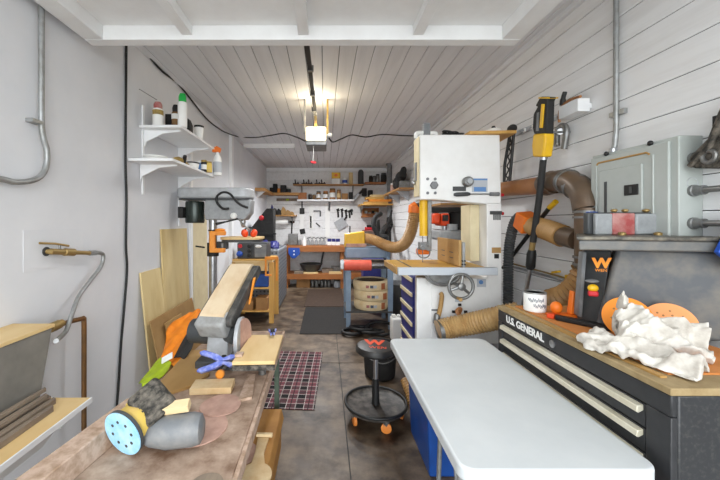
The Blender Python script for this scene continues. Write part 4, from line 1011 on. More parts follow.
MB().tube([v0.lerp(v1, .42) + Vector((0, 0, .035)), v0.lerp(v1, .1) + Vector((0, 0, .042)), v0.lerp(v1, -.25) + Vector((0, 0, .04))], .006, 8).build('lever', 'brass', t)
t = thing('supply_hose', 'braided grey supply hose curving down from the brass valve', 'hose', (-1.4, 1.8, 1.2))
P = [v1, atX(97, 252.5, LX + .06), atX(103, 255, LX + .06), atX(101, 266, LX + .06), atX(90, 281, LX + .06), atX(79, 296, LX + .07), atX(72, 314, LX + .09), atX(66, 331, LX + .11), atX(56, 341, -1.265)]
MB().tube(spline(P, 8), .0115, 10).build('tube', 'galvanised', t)
MB().tube([v1 - Vector((0, .005, 0)), atX(96, 252.6, LX + .06)], .0165, 6).build('nut', 'steel', t)
t = thing('copper_pipe', 'brown copper pipe rising from the floor with an elbow to the tub', 'pipe', (-1.38, 1.95, 0))
e = atX(84, 317.5, -1.385); f_ = Vector((-1.385, 1.72, 1.005))
MB().tube(spline([Vector((e.x, e.y, .501 if False else 0.0)), Vector((e.x, e.y, .7)), Vector((e.x, e.y, e.z - .03)), Vector((e.x, e.y - .008, e.z - .006)), Vector((e.x, e.y - .035, e.z)), f_.lerp(e, .4), f_ + Vector((0, -.05, 0))], 6), .013, 12).build('pipe', 'copper', t)
MB().tube([f_ + Vector((0, -.052, 0)), f_ + Vector((0, -.02, .0)), f_ + Vector((0, .01, .003)), f_ + Vector((0, .012, .003)), f_ + Vector((0, .03, .006))], [.024, .024, .024, .018, .018], 12).build('coupling', 'brass', t)
# cables
t = tag(MB().tube(spline([(LX + .012, 2.42, 2.87), atX(126, 90, LX + .012), atX(125.6, 160, LX + .012), atX(126.5, 200, LX + .012), atX(126, 245, LX + .012), atX(127, 270, LX + .012), atX(124, 310, LX + .012), atX(121, 345, LX + .012), atX(118.5, 385, LX + .012), atX(116.5, 410, LX + .012)], 8), .0085, 8).build('power_cable', 'rubber'), 'thick black cable hanging down the plastered wall before the white shelves', 'cable')
zc = CZ - .012
P = [atX(136, 40, LX + .016), atX(160, 69, LX + .016), atX(180, 86, LX + .016), atX(205, 117, LX + .03), atX(218, 128, LX + .06), atX(227, 133, LX + .075), atX(240, 137, LX + .10), atY(255, 137.5, 5.1), atY(270, 135.5, 4.8), atY(284, 133.5, 4.7), atY(296, 137, 4.2), atY(305, 141, 3.84)]
tag(MB().tube(spline(P, 8), .0085, 8).build('ceiling_cable', 'rubber'), 'black cable following the ceiling edge to the left of the opener', 'cable')
P = [atY(329, 138, 3.83), atY(333, 142, 3.9), atY(341, 139, 4.3), atY(352, 135, 4.8), atY(366, 137, 4.9), atY(382, 134.5, 5.0), atY(400, 135.5, 5.1), atY(416, 136, 5.12)]
tag(MB().tube(spline(P, 8), .0085, 8).build('ceiling_cable', 'rubber'), 'black cable sagging across the ceiling to the right of the opener', 'cable')

# garage door opener
t = thing('door_opener', 'ceiling garage door opener with lit lens and black rail', 'door opener', (-.1, 3.7, 2.4))
oy = 3.62
a = atY(305.5, 145, oy); b_ = atY(326.5, 127.5, oy)
MB().bx(a.x, b_.x, oy, oy + .34, a.z, b_.z - .06).build('housing', 'mid_grey', t, bevel=.01)
ln = atY(305.5, 140, oy - .02); MB().bx(a.x + .005, b_.x - .005, oy - .035, oy + .10, ln.z, b_.z).build('lens', 'lamp_lens', t, bevel=.012)
MB().bx(a.x, b_.x, oy + .101, oy + .34, b_.z - .059, b_.z).build('cover', 'gold', t, bevel=.006)
for s, x in ((-1, a.x), (1, b_.x)):
    MB().bx(x + s*.001, x + s*.022, oy + .02, oy + .05, b_.z - .06, CZ - .001).build('hanger', 'gold' if s > 0 else 'mid_grey', t)
r0 = Vector((-.118, 2.02, 2.685)); r1 = Vector((-.10, 3.45, 2.66))
MB().tube([r0, r1], .022, 4).build('rail', 'black', t)
MB().tube([r1, Vector((-.10, oy + .13, b_.z + .0))], .020, 4).build('rail_end', 'gold', t)
MB().bx(-.125, -.09, oy + .12, oy + .20, b_.z, b_.z + .05).build('rail_bracket', 'gold', t)
MB().bx(-.145, -.09, 2.001, 2.04, 2.65, 2.72).build('header_bracket', 'steel', t)
for y, zz in ((2.45, 2.653), (2.9, 2.645), (3.3, 2.64)): MB().bx(-.13, -.085, y, y + .02, zz, zz + .045).build('rail_joint', 'dull_steel', t)
q = atY(330, 133.5, oy + .05); MB().lathe([(.02, 0), (.024, .02), (.024, .05), (.02, .06)], (b_.x + .0005, oy + .12, q.z), rot=(0, R(90), 0), n=18).build('side_plug', 'pvc', t)
cd = Vector((-.125, oy + .05, a.z + .001)); ce = atY(313, 161, oy + .05)
o = MB().tube([cd, ce], .003, 6).build('pull_cord', 'paper', t)
MB().slab([ce + Vector((-.035, 0, -.012)), ce + Vector((-.02, 0, .004)), ce + Vector((.025, 0, 0)), ce + Vector((.04, 0, -.022)), ce + Vector((.01, 0, -.03))], (0, .02, 0)).build('pull_handle', 'red', o, bevel=.004)
lp = bpy.data.lights.new('opener_bulb', 'POINT'); lp.energy = 7; lp.color = (1, .86, .62); lp.shadow_soft_size = .08
lo_ = bpy.data.objects.new('opener_bulb', lp); COL.objects.link(lo_); lo_.location = ((a.x + b_.x)/2, oy - .02, b_.z + .10)
t = thing('strip_light', 'white strip light fixture on the ceiling over the back of the workshop', 'strip light', (-.95, 5.75, CZ))
MB().bx(-1.40, -.52, 5.70, 5.80, CZ - .045, CZ).build('housing', 'white_paint', t, bevel=.006)
MB().tube([(-1.38, 5.75, CZ - .055), (-.54, 5.75, CZ - .055)], .013, 12).build('tube', 'white_paint', t)
for x in (-1.39, -.53): MB().bx(x - .008, x + .008, 5.735, 5.765, CZ - .07, CZ - .046).build('socket', 'pvc', t)

# ================================================================ WHITE WALL SHELVES (left)
def shelf(name, lab, y0, y1, z, ys):
    t = thing(name, lab, 'shelf', (LX + .15, (y0+y1)/2, z), 'white bracket shelves on the plastered wall')
    MB().bx(LX + .012, -1.12, y0, y1, z - .02, z).build('board', 'white_paint', t, bevel=.002)
    for y in ys:
        MB().slab([(LX + .012, y, z - .0205), (-1.16, y, z - .0205), (-1.16, y, z - .03), (-1.30, y, z - .045), (LX + .03, y, z - .11), (LX + .012, y, z - .15)], (0, .014, 0)).build('bracket', 'white_paint', t)
    return t
Z1, Z2 = 2.295, 2.01
shelf('bracket_shelf', 'upper white bracket shelf with spray cans on the plastered wall', 2.58, 3.45, Z1, (2.66, 3.30))
shelf('bracket_shelf', 'lower white bracket shelf with lids and bottles on the plastered wall', 2.44, 3.40, Z2, (2.60, 3.30))
for y, z0, z1, lab in ((2.645, 1.76, 2.47, 'white slotted shelf upright nearest the black hanging cable'), (3.30, 1.5, 2.47, 'white slotted shelf upright behind the drill press motor')):
    tag(MB().bx(LX, LX + .011, y, y + .025, z0, z1).build('shelf_upright', 'white_paint'), lab, 'shelf upright', 'uprights of the white shelves')
def canobj(name, lab, cat, x, y, z, r, h, cols, shape='can', group=None):
    t = thing(name, lab, cat, (x, y, z), group)
    if shape == 'spray':
        MB().lathe([(r*.94, 0), (r, .006), (r, h*.70), (r*.9, h*.74), (r*.55, h*.78)], (x, y, z), n=24).build('body', cols[0], t)
        MB().lathe([(r*.8, h*.745), (r*.82, h*.90), (r*.6, h)], (x, y, z), n=24).build('cap', cols[1], t)
        if len(cols) > 2: MB().lathe([(r*1.015, h*.5), (r*1.015, h*.68)], (x, y, z), n=24).build('label_band', cols[2], t)
    elif shape == 'jar':
        MB().lathe([(r*.94, 0), (r, .006), (r, h*.78), (r*.85, h*.84)], (x, y, z), n=20).build('body', cols[0], t)
        MB().lathe([(r*.9, h*.842), (r*.9, h)], (x, y, z), n=20).build('lid', cols[1], t)
        if len(cols) > 2: MB().lathe([(r*1.02, h*.2), (r*1.02, h*.62)], (x, y, z), n=20).build('label', cols[2], t)
    elif shape == 'trigger':
        MB().lathe([(r*.9, 0), (r, .008), (r, h*.5), (r*.8, h*.62), (r*.3, h*.72), (r*.3, h*.78)], (x, y, z), n=20).build('body', cols[0], t)
        MB().slab([(x - r*1.3, y, z + h*.80), (x + r*.5, y, z + h*.78), (x + r*.8, y, z + h*.92), (x - .2*r, y, z + h), (x - r*1.3, y, z + h*.93)], (0, .025, 0)).build('trigger_head', cols[1], t, bevel=.003)
        if len(cols) > 2: MB().lathe([(r*1.02, h*.1), (r*1.02, h*.45)], (x, y, z), n=20).build('label', cols[2], t)
    return t
def onshelf(px, pyb, z, pyt, wpx):
    """base point on a shelf whose underside hides its top: use X just behind the edge"""
    pass
def sx_(px, Y): return (px - VX)/F*Y
canobj('spray_can', 'white spray can with dark red cap on the upper white shelf', 'spray can', sx_(158, 2.68), 2.68, Z1, .040, .21, ('paper', 'dusty_red', 'gold'), 'spray')
t = canobj('spray_can', 'brown and white bottle with black cap behind the green-capped can', 'bottle', sx_(176, 2.86), 2.86, Z1, .036, .25, ('glass_jar', 'black', 'paper'), 'spray')
canobj('spray_can', 'tall white spray can with bright green cap on the upper shelf', 'spray can', sx_(183, 2.63), 2.63, Z1, .036, .262, ('paper', 'green_cap', 'label_grey'), 'spray') if False else None
M('green_cap', '#1fae4b', .45)
canobj('spray_can', 'tall white spray can with bright green cap on the upper shelf', 'spray can', sx_(182.5, 2.66), 2.66, Z1, .036, .27, ('paper', 'green_cap'), 'spray')
tag(MB().bx(-1.40, -1.21, 2.60, 2.74, Z1 + .0, Z1 + .02).build('dark_tray', 'soft_black') if False else MB().bx(-1.40, -1.21, 2.735, 2.86, Z1, Z1 + .03).build('dark_tray', 'soft_black', bevel=.004), 'dark flat tray lying behind the spray can with dark red cap', 'tray')
tag(MB().bx(sx_(165, 2.9), sx_(172, 2.9), 2.90, 2.98, Z1, Z1 + .19).build('black_box', 'soft_black', bevel=.004), 'small upright black box standing between the cans on the upper shelf', 'box')
tag(MB().slab([(-1.175, 2.80, Z1), (-1.135, 2.80, Z1), (-1.135, 2.80, Z1 + .07), (-1.155, 2.80, Z1 + .12), (-1.175, 2.80, Z1 + .12)], (0, .06, 0)).build('black_bottle', 'soft_black', bevel=.006), 'small black bottle right behind the green-capped spray can', 'bottle')
t = thing('white_cup', 'white plastic cup with black rim near the far end of the upper shelf', 'cup', (-1.19, 3.0, Z1))
MB().lathe([(.034, 0), (.042, .10)], (sx_(199, 3.02), 3.02, Z1), n=24).build('body', 'paper', t)
MB().lathe([(.043, .1), (.043, .118), (.03, .118)], (sx_(199, 3.02), 3.02, Z1), n=24).build('rim', 'black', t)
# lower shelf
for i, (z, r) in enumerate(((0, .10), (.016, .095), (.032, .09))):  # three white plastic lids in a stack
    tag(MB().lathe([(r*.96, 0), (r, .003), (r, .012), (r*.9, .015)], (-1.335, 2.62, Z2 + z), n=36).build('plastic_lid', 'pvc'), ('bottom white plastic lid of a stack on the lower shelf', 'middle white plastic lid of a stack on the lower shelf', 'top white plastic lid of a stack on the lower shelf')[i], 'plate', 'stack of white lids')
t = thing('masking_tape_gun', 'brown and gold tool lying beside the stack of white lids', 'tool', (-1.25, 2.75, Z2))
MB().tube(spline([(-1.23, 2.66, Z2 + .02), (-1.20, 2.72, Z2 + .045), (-1.19, 2.80, Z2 + .03), (-1.19, 2.86, Z2 + .02)], 5), .02, 10).build('body', 'gold', t)
MB().tube([(-1.19, 2.80, Z2 + .018), (-1.155, 2.74, Z2 + .075)], .015, 8).build('grip', 'soft_black', t)
t = thing('white_tub', 'shallow white tub with dark lid on the lower white shelf', 'tub', (-1.2, 2.95, Z2))
MB().lathe([(.05, 0), (.062, .05)], (-1.19, 2.97, Z2), n=26).build('body', 'paper', t); MB().lathe([(.064, .05), (.064, .06), (.05, .064)], (-1.19, 2.97, Z2), n=26).build('lid', 'soft_black', t)
for px, Y, r, h, cs, sh, lab in ((199, 3.12, .03, .10, ('label_blue', 'paper'), 'jar', 'pale blue jar on the lower white shelf'), (204, 3.12, .028, .11, ('soft_black', 'gold', 'paper'), 'jar', 'black jar with gold lid on the lower white shelf'), (209, 3.14, .028, .10, ('dusty_yellow', 'gold'), 'jar', 'yellow jar next to the white spray bottle')):
    canobj('jar', lab, 'jar', sx_(px, Y), Y, Z2, r, h, cs, sh)
canobj('spray_bottle', 'white trigger spray bottle with orange head at the shelf end', 'spray bottle', sx_(217.5, 3.36), 3.36, Z2, .042, .30, ('paper', 'orange', 'label_grey'), 'trigger')
tag(MB().tube([atX(139, 89, LX + .02), atX(157, 100, LX + .10)], .003, 6).build('thin_rod', 'dull_steel'), 'thin grey rod poking up behind the red-capped spray can', 'rod')

# ================================================================ DRILL PRESS
DY = 3.25
t = thing('drill_press', 'tall grey drill press with long belt guard and green-black motor', 'drill press', (-1.08, DY, 0))
def rx(px, Y=DY): return (px - VX)/F*Y
def rz(py, Y=DY): return EYE - (py - VY)/F*Y
bg_ = MB(); bg_.prism(rrect(rx(180.5), rx(253), DY - .14, DY + .14, .09, 8), .10, Matrix.Translation((0, 0, rz(199))))
bg_.build('belt_guard', 'cast_grey', t, bevel=.018, seg=3)
MB().prism(rrect(rx(181.5), rx(252), DY - .135, DY + .135, .088, 8), .012, Matrix.Translation((0, 0, rz(200) - .002))).build('guard_base', 'dark_grey', t)
MB().slab([(rx(208), DY - .09, rz(220)), (rx(247), DY - .09, rz(220)), (rx(252), DY - .09, rz(213)), (rx(253), DY - .09, rz(200)), (rx(208), DY - .09, rz(200))], (0, .18, 0)).build('head', 'fence_grey', t, bevel=.012)
MB().lathe([(.085, 0), (.09, .02), (.09, .19), (.085, .21)], (rx(195), DY, rz(223)), n=32).build('motor', 'motor_green', t)
MB().bx(rx(180) + .0, rx(185), DY - .05, DY + .05, rz(218), rz(207)).build('switch_box', 'soft_black', t, bevel=.004)
MB().lathe([(.039, 0), (.039, rz(219) - .0)], (rx(213), DY, 0), n=28).build('column', 'steel', t)
MB().bx(rx(213) - .10, rx(213) + .28, DY - .16, DY + .16, 0, .05).build('base', 'cast_grey', t, bevel=.015)
MB().lathe([(.055, 0), (.055, .13)], (rx(213), DY, rz(256)), n=24).build('table_bracket', 'soft_black', t)
MB().tube([(rx(207), DY - .06, rz(247)), (rx(199), DY - .09, rz(245.5))], .008, 8).build('bracket_lever', 'soft_black', t)
MB().lathe([(.045, 0), (.045, .012)], (rx(213), DY, rz(231)), n=24).build('column_ring', 'soft_black', t)
MB().tube(spline([(rx(233), DY - .13, rz(209)), (rx(227), DY - .14, rz(209)), (rx(221.5), DY - .14, rz(203)), (rx(222), DY - .14, rz(197)), (rx(228), DY - .14, rz(193.5)), (rx(234.5), DY - .14, rz(195.5)), (rx(240), DY - .14, rz(202)), (rx(245), DY - .13, rz(206)), (rx(250), DY - .095, rz(208))], 6), .011, 10).build('power_cord', 'rubber', t)
MB().lathe([(.03, 0), (.03, .02), (.012, .03)], (rx(236.5), DY - .088, rz(216)), rot=(R(90), 0, 0), n=24).build('dial', 'pvc', t)
MB().lathe([(.014, 0), (.022, .03), (.028, .06), (.02, .085)], (rx(243), DY, rz(227.5)), n=20).build('chuck', 'steel', t)
MB().tube([(rx(241), DY - .09, rz(219)), (rx(249), DY - .16, rz(226)), (rx(253), DY - .17, rz(229))], .008, 8).build('feed_handle', 'steel', t)
MB().tube([(rx(240), DY - .09, rz(219)), (rx(230), DY - .16, rz(222)), (rx(222), DY - .19, rz(224))], [.008, .008, .014], 8).build('feed_handle', 'soft_black', t)
tt = MB().prism(rrect(rx(223), rx(263), DY - .17, DY + .17, .10, 8), .022, Matrix.Translation((0, 0, rz(239)))).build('table_board', 'pale_ply', t, bevel=.003)
MB().prism(rrect(rx(224), rx(262), DY - .165, DY + .165, .10, 8), .02, Matrix.Translation((0, 0, rz(241.5)))).build('table_casting', 'dark_grey', t)
MB().bx(rx(217), rx(228), DY - .03, DY + .03, rz(249), rz(241.5)).build('table_arm', 'dark_grey', t, bevel=.006)
t = thing('c_clamp', 'orange C-clamp gripping the drill press table edge', 'clamp', (rx(222), DY - .1, 1.3))
P = [(rx(217.5), rz(230.5)), (rx(232), rz(230.5)), (rx(232), rz(234.5)), (rx(222.5), rz(234.5)), (rx(222.5), rz(246.5)), (rx(231.5), rz(246.5)), (rx(231.5), rz(250.5)), (rx(217.5), rz(250.5))]
MB().slab([(x, DY - .235, z) for x, z in P], (0, .05, 0)).build('frame', 'clamp_orange', t, bevel=.006)
MB().tube([(rx(229), DY - .21, rz(246)), (rx(229), DY - .21, rz(242))], .012, 10).build('screw', 'dull_steel', t)
MB().ell((rx(226.5), DY - .2, rz(229.5)), (.05, .03, .015)).build('pad', 'clamp_orange', t)
t = thing('ear_muffs', 'red-orange ear muffs resting on the drill press table', 'ear muffs', (rx(250), DY, rz(237)))
zt = rz(239) + .022
for x, a in ((rx(246), -20), (rx(255), 20)): MB().ell((x, DY - .05, zt + .036), (.032, .05, .04), (0, R(a), 0)).build('cup', 'red_orange', t)
MB().tube(spline([(rx(246), DY - .05, zt + .07), (rx(248.5), DY - .04, zt + .088), (rx(252.5), DY - .04, zt + .088), (rx(255), DY - .05, zt + .07)], 5), .008, 8).build('headband', 'soft_black', t)

# leaning boards
def lean(name, lab, y0, y1, h, foot, thick, m, z0=0.0, hb=None, off=0.0):
    xt = LX + .002 + off; a = [(LX + foot, y0, z0), (LX + foot, y1, z0), (xt, y1, h), (xt, y0, hb or h)]
    if hb: 
        k = (hb - z0)/(h - z0); a[3] = (LX + foot*(1 - k) + .002, y0, hb)
    return tag(MB().slab(a, (thick, 0, .0)).build(name, m, bevel=.001), lab, 'board')
lean('plywood_sheet', 'tall pale plywood sheet leaning on the plastered wall', 2.93, 3.47, 1.475, .06, .014, 'plywood')
lean('plywood_offcut', 'shorter pale plywood sheet leaning left of the tallest one', 2.60, 2.915, 1.14, .12, .014, 'plywood')
lean('tan_panel', 'beige panel standing behind the drill press column', 3.62, 4.05, 1.62, .03, .015, 'cream_side')
o = lean('hardboard_sheet', 'brown hardboard panel leaning low in front of the plywood sheets', 2.60, 3.42, .76, .24, .010, 'brown_board', off=.08); 
o = lean('hardboard_offcut', 'smaller brown panel leaning in front of the low hardboard', 2.75, 3.06, .70, .29, .012, 'tan_board', off=.125)

# ================================================================ TOOL CART (wood)
t = thing('tool_cart', 'wooden shop cart with plywood top and open shelves', 'cart', (-1.1, 5.3, 0))
MB().bx(-1.40, -.80, 5.02, 5.60, .93, .955).build('top', 'pale_ply', t, bevel=.002)
MB().bx(-1.40, -.80, 5.02, 5.60, .955, .975).build('top_layer', 'pine', t, bevel=.002)
MB().bx(-1.36, -.86, 5.03, 5.05, .80, .929).build('apron', 'pale_ply', t)
for x, y in ((-.815, 5.06), (-.815, 5.57), (-1.38, 5.06), (-1.38, 5.57)):
    o = MB().bx(x - .036, x + .036, y - .02, y + .02, .10 if False else 0, .929).build('leg', 'pine', t, bevel=.003)
for z in (.52, .17): MB().bx(-1.36, -.852, 5.04, 5.58, z, z + .02).build('shelf', 'pine', t, bevel=.002)
t = thing('f_clamp', 'orange F-clamp gripping the front corner of the wooden cart', 'clamp', (-.83, 5.0, .9))
MB().bx(-.90, -.70, 4.965, 4.99, .976, 1.02).build('jaw', 'clamp_orange', t, bevel=.004)
MB().bx(-.90, -.875, 4.965, 4.99, .76, .975).build('bar', 'clamp_orange', t, bevel=.003)
MB().bx(-.90, -.80, 4.965, 4.99, .73, .759).build('lower_jaw', 'clamp_orange', t, bevel=.003)
MB().bx(-.735, -.71, 4.965, 4.99, .66, .975).build('handle', 'clamp_orange', t, bevel=.003)
t = thing('spindle_machine', 'dark grey benchtop machine with black knobs on the wooden cart', 'machine', (-1.1, 5.3, .975))
MB().bx(-1.35, -.89, 5.10, 5.45, .976, 1.22).build('body', 'dark_grey', t, bevel=.012)
MB().bx(-1.08, -.90, 5.085, 5.10, 1.0, 1.2).build('front_plate', 'mid_grey', t, bevel=.004)
for z in (1.17, 1.10, 1.03): MB().lathe([(.028, 0), (.028, .03), (.02, .035)], (-1.16, 5.098, z), rot=(R(90), 0, 0), n=16).build('knob', 'black', t)
MB().ell((-1.02, 5.085, 1.165), (.05, .012, .022)).build('badge', 'paper', t)
MB().lathe([(.03, 0), (.03, .02)], (-1.30, 5.098, 1.17), rot=(R(90), 0, 0), n=16).build('red_button', 'red', t)
MB().ell((-1.31, 5.09, 1.05), (.05, .04, .045)).build('blue_knob', 'blue', t)
tag(MB().bx(-1.12, -.87, 5.10, 5.4, .54, .74).build('blue_case', 'bin_blue', bevel=.012), 'blue plastic case on the middle shelf of the wooden cart', 'case')
t = thing('power_drill', 'black and yellow power drill on the middle cart shelf', 'drill', (-1.25, 5.15, .54))
MB().cyl((-1.33, 5.12, .66), (-1.16, 5.1, .66), .04).build('body', 'soft_black', t); MB().bx(-1.33, -1.28, 5.10, 5.14, .60, .64).build('grip', 'yellow', t, bevel=.006); MB().bx(-1.35, -1.25, 5.08, 5.16, .54, .60).build('battery', 'black', t, bevel=.006)
MB().cyl((-1.16, 5.1, .66), (-1.13, 5.098, .66), .02).build('chuck', 'dull_steel', t)
for x0, x1, h, lab in ((-1.06, -.88, .19, 'larger brown carton on the bottom shelf of the wooden cart'), (-1.30, -1.10, .15, 'smaller brown carton on the bottom shelf of the wooden cart')):
    tag(MB().bx(x0, x1, 5.08, 5.3, .19, .19 + h).build('carton', 'box_brown', bevel=.003), lab, 'carton', 'brown cartons on the wooden cart')
t = thing('tool_cabinet', 'grey cabinet with perforated metal sides beyond the wooden cart', 'cabinet', (-1.05, 6.3, 0))
MB().bx(-1.40, -.80, 5.75, 6.95, .03, 1.06).build('body', 'perforated', t, bevel=.02)
MB().bx(-1.38, -.82, 5.77, 6.93, 0, .03).build('plinth', 'dark_grey', t)
t = thing('blue_tarp', 'bunched dark blue cloth lying on the perforated cabinet', 'cloth', (-1.0, 6.0, 1.06))
mb = MB(); random.seed(21)
for i in range(7): mb.ell((-1.02 + random.uniform(-.12, .14), 6.0 + random.uniform(-.15, .15), 1.10 + random.uniform(-.02, .08)), (.10, .09, .05), (random.random(), random.random(), 0), 12, 8)
o = mb.build('fabric', 'navy', t); crumple(o, .012, .05, .06)
t = thing('black_machine', 'black machine with a red knob standing beyond the drill press', 'machine', (-1.1, 6.3, 1.06))
MB().slab([(-1.40, 6.35, 1.061), (-.98, 6.35, 1.061), (-.98, 6.35, 1.80), (-1.12, 6.35, 1.80), (-1.40, 6.35, 1.45)], (0, .25, 0)).build('body', 'soft_black', t, bevel=.015)
MB().ell((-1.21, 6.32, 1.62), (.05, .04, .05)).build('knob', 'red', t)
MB().bx(-1.40, -.93, 6.30, 6.34, 1.30, 1.33).build('handle', 'soft_black', t)

# ================================================================ MATS
o = MB().bx(-.32, .32, -.60, .60, 0, .008).build('plaid_rug', 'plaid', bevel=.003, origin=(0, 0, 0))
o.location = (-.375, 3.33, .0005); o.rotation_euler.z = R(-3)
tag(o, 'dark red, black and white plaid rug on the concrete floor', 'rug')
tag(MB().bx(-.35, .34, 4.55, 5.98, .0005, .010).build('floor_mat', 'mat_black', bevel=.003), 'black rubber mat on the floor by the drum sander', 'floor mat')
tag(MB().bx(-.38, .38, 6.02, 7.58, .0005, .010).build('floor_mat', 'mat_brown', bevel=.003), 'brown mat on the floor right before the back bench', 'floor mat')

# ================================================================ DRUM SANDER
t = thing('drum_sander', 'blue-grey drum sander with yellow hood and red front roller', 'drum sander', (.62, 4.95, 0))
sx = lambda px, Y: (px - VX)/F*Y
sz = lambda py, Y: EYE - (py - VY)/F*Y
Y0 = 4.72
for x, y in ((sx(348.5, Y0), Y0 + .03), (sx(391, Y0), Y0 + .03), (sx(348.5, Y0), 5.3), (sx(391, Y0), 5.3)):
    MB().slab([(x - .03, y, 0.0), (x + .03, y, 0.0), (x + .04, y, .86), (x - .04, y, .86)], (0, .04, 0)).build('leg', 'blue_grey', t, bevel=.003)
MB().bx(sx(346, Y0), sx(393, Y0), Y0 + .02, 5.36, .24, .262).build('lower_shelf', 'dark_grey', t, bevel=.003)
MB().bx(sx(344, Y0), sx(392, Y0), Y0 + .06, 5.36, .862, .92).build('bed', 'dark_grey', t, bevel=.005)
MB().bx(sx(345, Y0), sx(391, Y0), Y0 + .09, 5.33, .92, .945).build('conveyor', 'belt_edge', t, bevel=.005)
MB().tube([(sx(344, Y0), Y0, .925), (sx(371, Y0), Y0, .925)], .075, 24).build('roller', 'roller_red', t)
MB().tube([(sx(371, Y0), Y0, .925), (sx(384, Y0), Y0, .925)], .028, 16).build('roller_shaft', 'steel', t)
MB().bx(sx(340, Y0), sx(344, Y0), Y0 - .03, Y0 + .08, .87, .98).build('side_bracket', 'steel', t, bevel=.008)
MB().bx(sx(346, 4.9), sx(387, 4.9), 4.92, 5.22, 1.0, 1.165).build('drum_housing', 'blue_grey', t, bevel=.02)
MB().slab([(sx(345, 4.9), 4.93, 1.166), (sx(365, 4.9), 4.93, 1.166), (sx(365, 4.9), 4.93, 1.40), (sx(345.5, 4.9), 4.93, 1.36)], (0, .25, 0)).build('hood', 'yellow', t, bevel=.01)
MB().bx(sx(346, 4.9), sx(366, 4.9), 4.925, 4.93, 1.17, 1.22).build('hood_skirt', 'sand_pink', t)
MB().bx(sx(387, 4.9), sx(391, 4.9), 4.94, 5.20, .95, 1.12).build('motor_side', 'blue_grey', t, bevel=.01)
MB().lathe([(.03, 0), (.03, .03)], (sx(342, Y0), Y0 - .03, .98), rot=(R(90), 0, 0), n=16).build('crank', 'steel', t)
t = thing('extraction_hose', 'long brown dust hose from the yellow hood up to an orange fitting', 'hose', (.8, 4.8, 1.2))
P = [atY(361, 240, 5.03), atY(367, 238.5, 5.0), atY(375, 240.5, 4.9), atY(385, 245, 4.8), atY(395, 247.5, 4.65), atY(404, 244, 4.5), atY(410, 234, 4.4), atY(413.5, 220, 4.35), atY(415, 211, 4.35)]
MB().hose(P, .075, .022, .05, 18).build('tube', 'hose_brown', t)
a = atY(415, 211.5, 4.35); MB().tube([a + Vector((-.005, 0, -.02)), a + Vector((.0, 0, .06)), a + Vector((.02, 0, .07))], [.088, .088, .07], 8).build('fitting', 'orange', t, bevel=.006)
MB().tube([a + Vector((.01, .02, .05)), a + Vector((.2, .3, .10)), Vector((1.485, 4.9, a.z + .12))], .055, 12).build('duct_branch', 'dark_grey', t)
# rolls of sandpaper
labs = ['bottom cream sandpaper roll stacked under the drum sander', 'middle cream sandpaper roll stacked under the drum sander', 'top cream sandpaper roll stacked under the drum sander']
for i, (z, dx, r) in enumerate(((.263, 0, .255), (.405, .015, .27), (.547, -.005, .262))):
    c = (.69 + dx, 5.0, z)
    t = thing('sandpaper_roll', labs[i], 'sandpaper roll', c, 'sandpaper rolls under the drum sander')
    MB().lathe([(r - .05, 0), (r - .012, 0), (r, .03), (r, .10), (r - .012, .135), (r - .05, .135), (r - .05, 0)], c, n=48, caps=False).build('roll', 'roll_cream', t)
    MB().lathe([(r - .052, .02), (r - .052, .12)], c, n=40, caps=False).build('inner_face', 'belt_edge', t) if i == 2 else None
    for a0, m_ in ((-112, 'dusty_red'), (-99, 'ink'), (-88, 'label_grey'), (-62, 'roll_rust')):
        mb = MB(); vs = []; n_ = 5; w_ = 10 if m_ != 'roll_rust' else 16
        for k in range(n_ + 1):
            a = R(a0 + w_*k/n_)
            for zz in ((.045, .085) if m_ != 'roll_rust' else (.02, .11)): vs.append((c[0] + (r + .0015)*math.cos(a), c[1] + (r + .0015)*math.sin(a), z + zz))
        mb.add(vs, [(2*k, 2*k+2, 2*k+3, 2*k+1) for k in range(n_)]); mb.build('print', m_, t)
tag(MB().bx(.66, 1.02, 5.7, 6.05, .001, .9).build('blue_crate', 'navy', bevel=.01), 'dark blue crate standing behind the drum sander', 'crate')
hb = MB(); random.seed(9)
for i in range(4):
    hb.torus((.37 + .13*i, 4.56 + .04*(i % 2), .04 + .03*(i % 2)), .13 + .02*i, .022, (random.uniform(-.2, .2), random.uniform(-.1, .1), 0), 32, 8)
tag(hb.build('hose_coil', 'rubber'), 'black coiled hoses lying on the floor under the drum sander', 'hose')
t = thing('plastic_jug', 'white plastic jug on the floor beside the blue drawer cabinet', 'jug', (.92, 4.3, 0))
MB().bx(.86, .99, 4.25, 4.42, .0, .30).build('body', 'pvc', t, bevel=.02); MB().lathe([(.025, .301), (.025, .33)], (.96, 4.33, 0), n=14).build('cap', 'paper', t)
MB().bx(.87, .92, 4.30, 4.36, .301, .335).build('handle', 'pvc', t, bevel=.006)

# ================================================================ BLUE DRAWER CABINET + BENCHTOP DRILL
t = thing('drawer_cabinet', 'narrow navy tool cabinet with pale drawer pulls behind the bandsaw', 'cabinet', (1.05, 3.25, 0))
MB().bx(.815, 1.40, 3.02, 3.52, .04, 1.04).build('body', 'navy', t, bevel=.005)
MB().bx(.84, 1.38, 3.05, 3.5, 0, .04).build('plinth', 'dark_grey', t)
for i in range(7):
    z = .08 + i*.137
    d = MB().bx(.805, .814, 3.04, 3.50, z, z + .125).build('drawer', 'navy', t, bevel=.002)
    MB().bx(.79, .804, 3.05, 3.49, z + .085, z + .12).build('pull', 'cream_side', d, bevel=.003)
t = thing('bench_drill', 'orange-red and black benchtop drill press behind the bandsaw throat', 'drill press', (1.18, 3.25, 1.04))
bz = 1.041
MB().bx(1.02, 1.38, 3.10, 3.45, bz, bz + .05).build('base', 'dark_grey', t, bevel=.01)
MB().lathe([(.028, bz + .05), (.028, 1.60)], (1.19, 3.3, 0), n=18).build('column', 'steel', t)
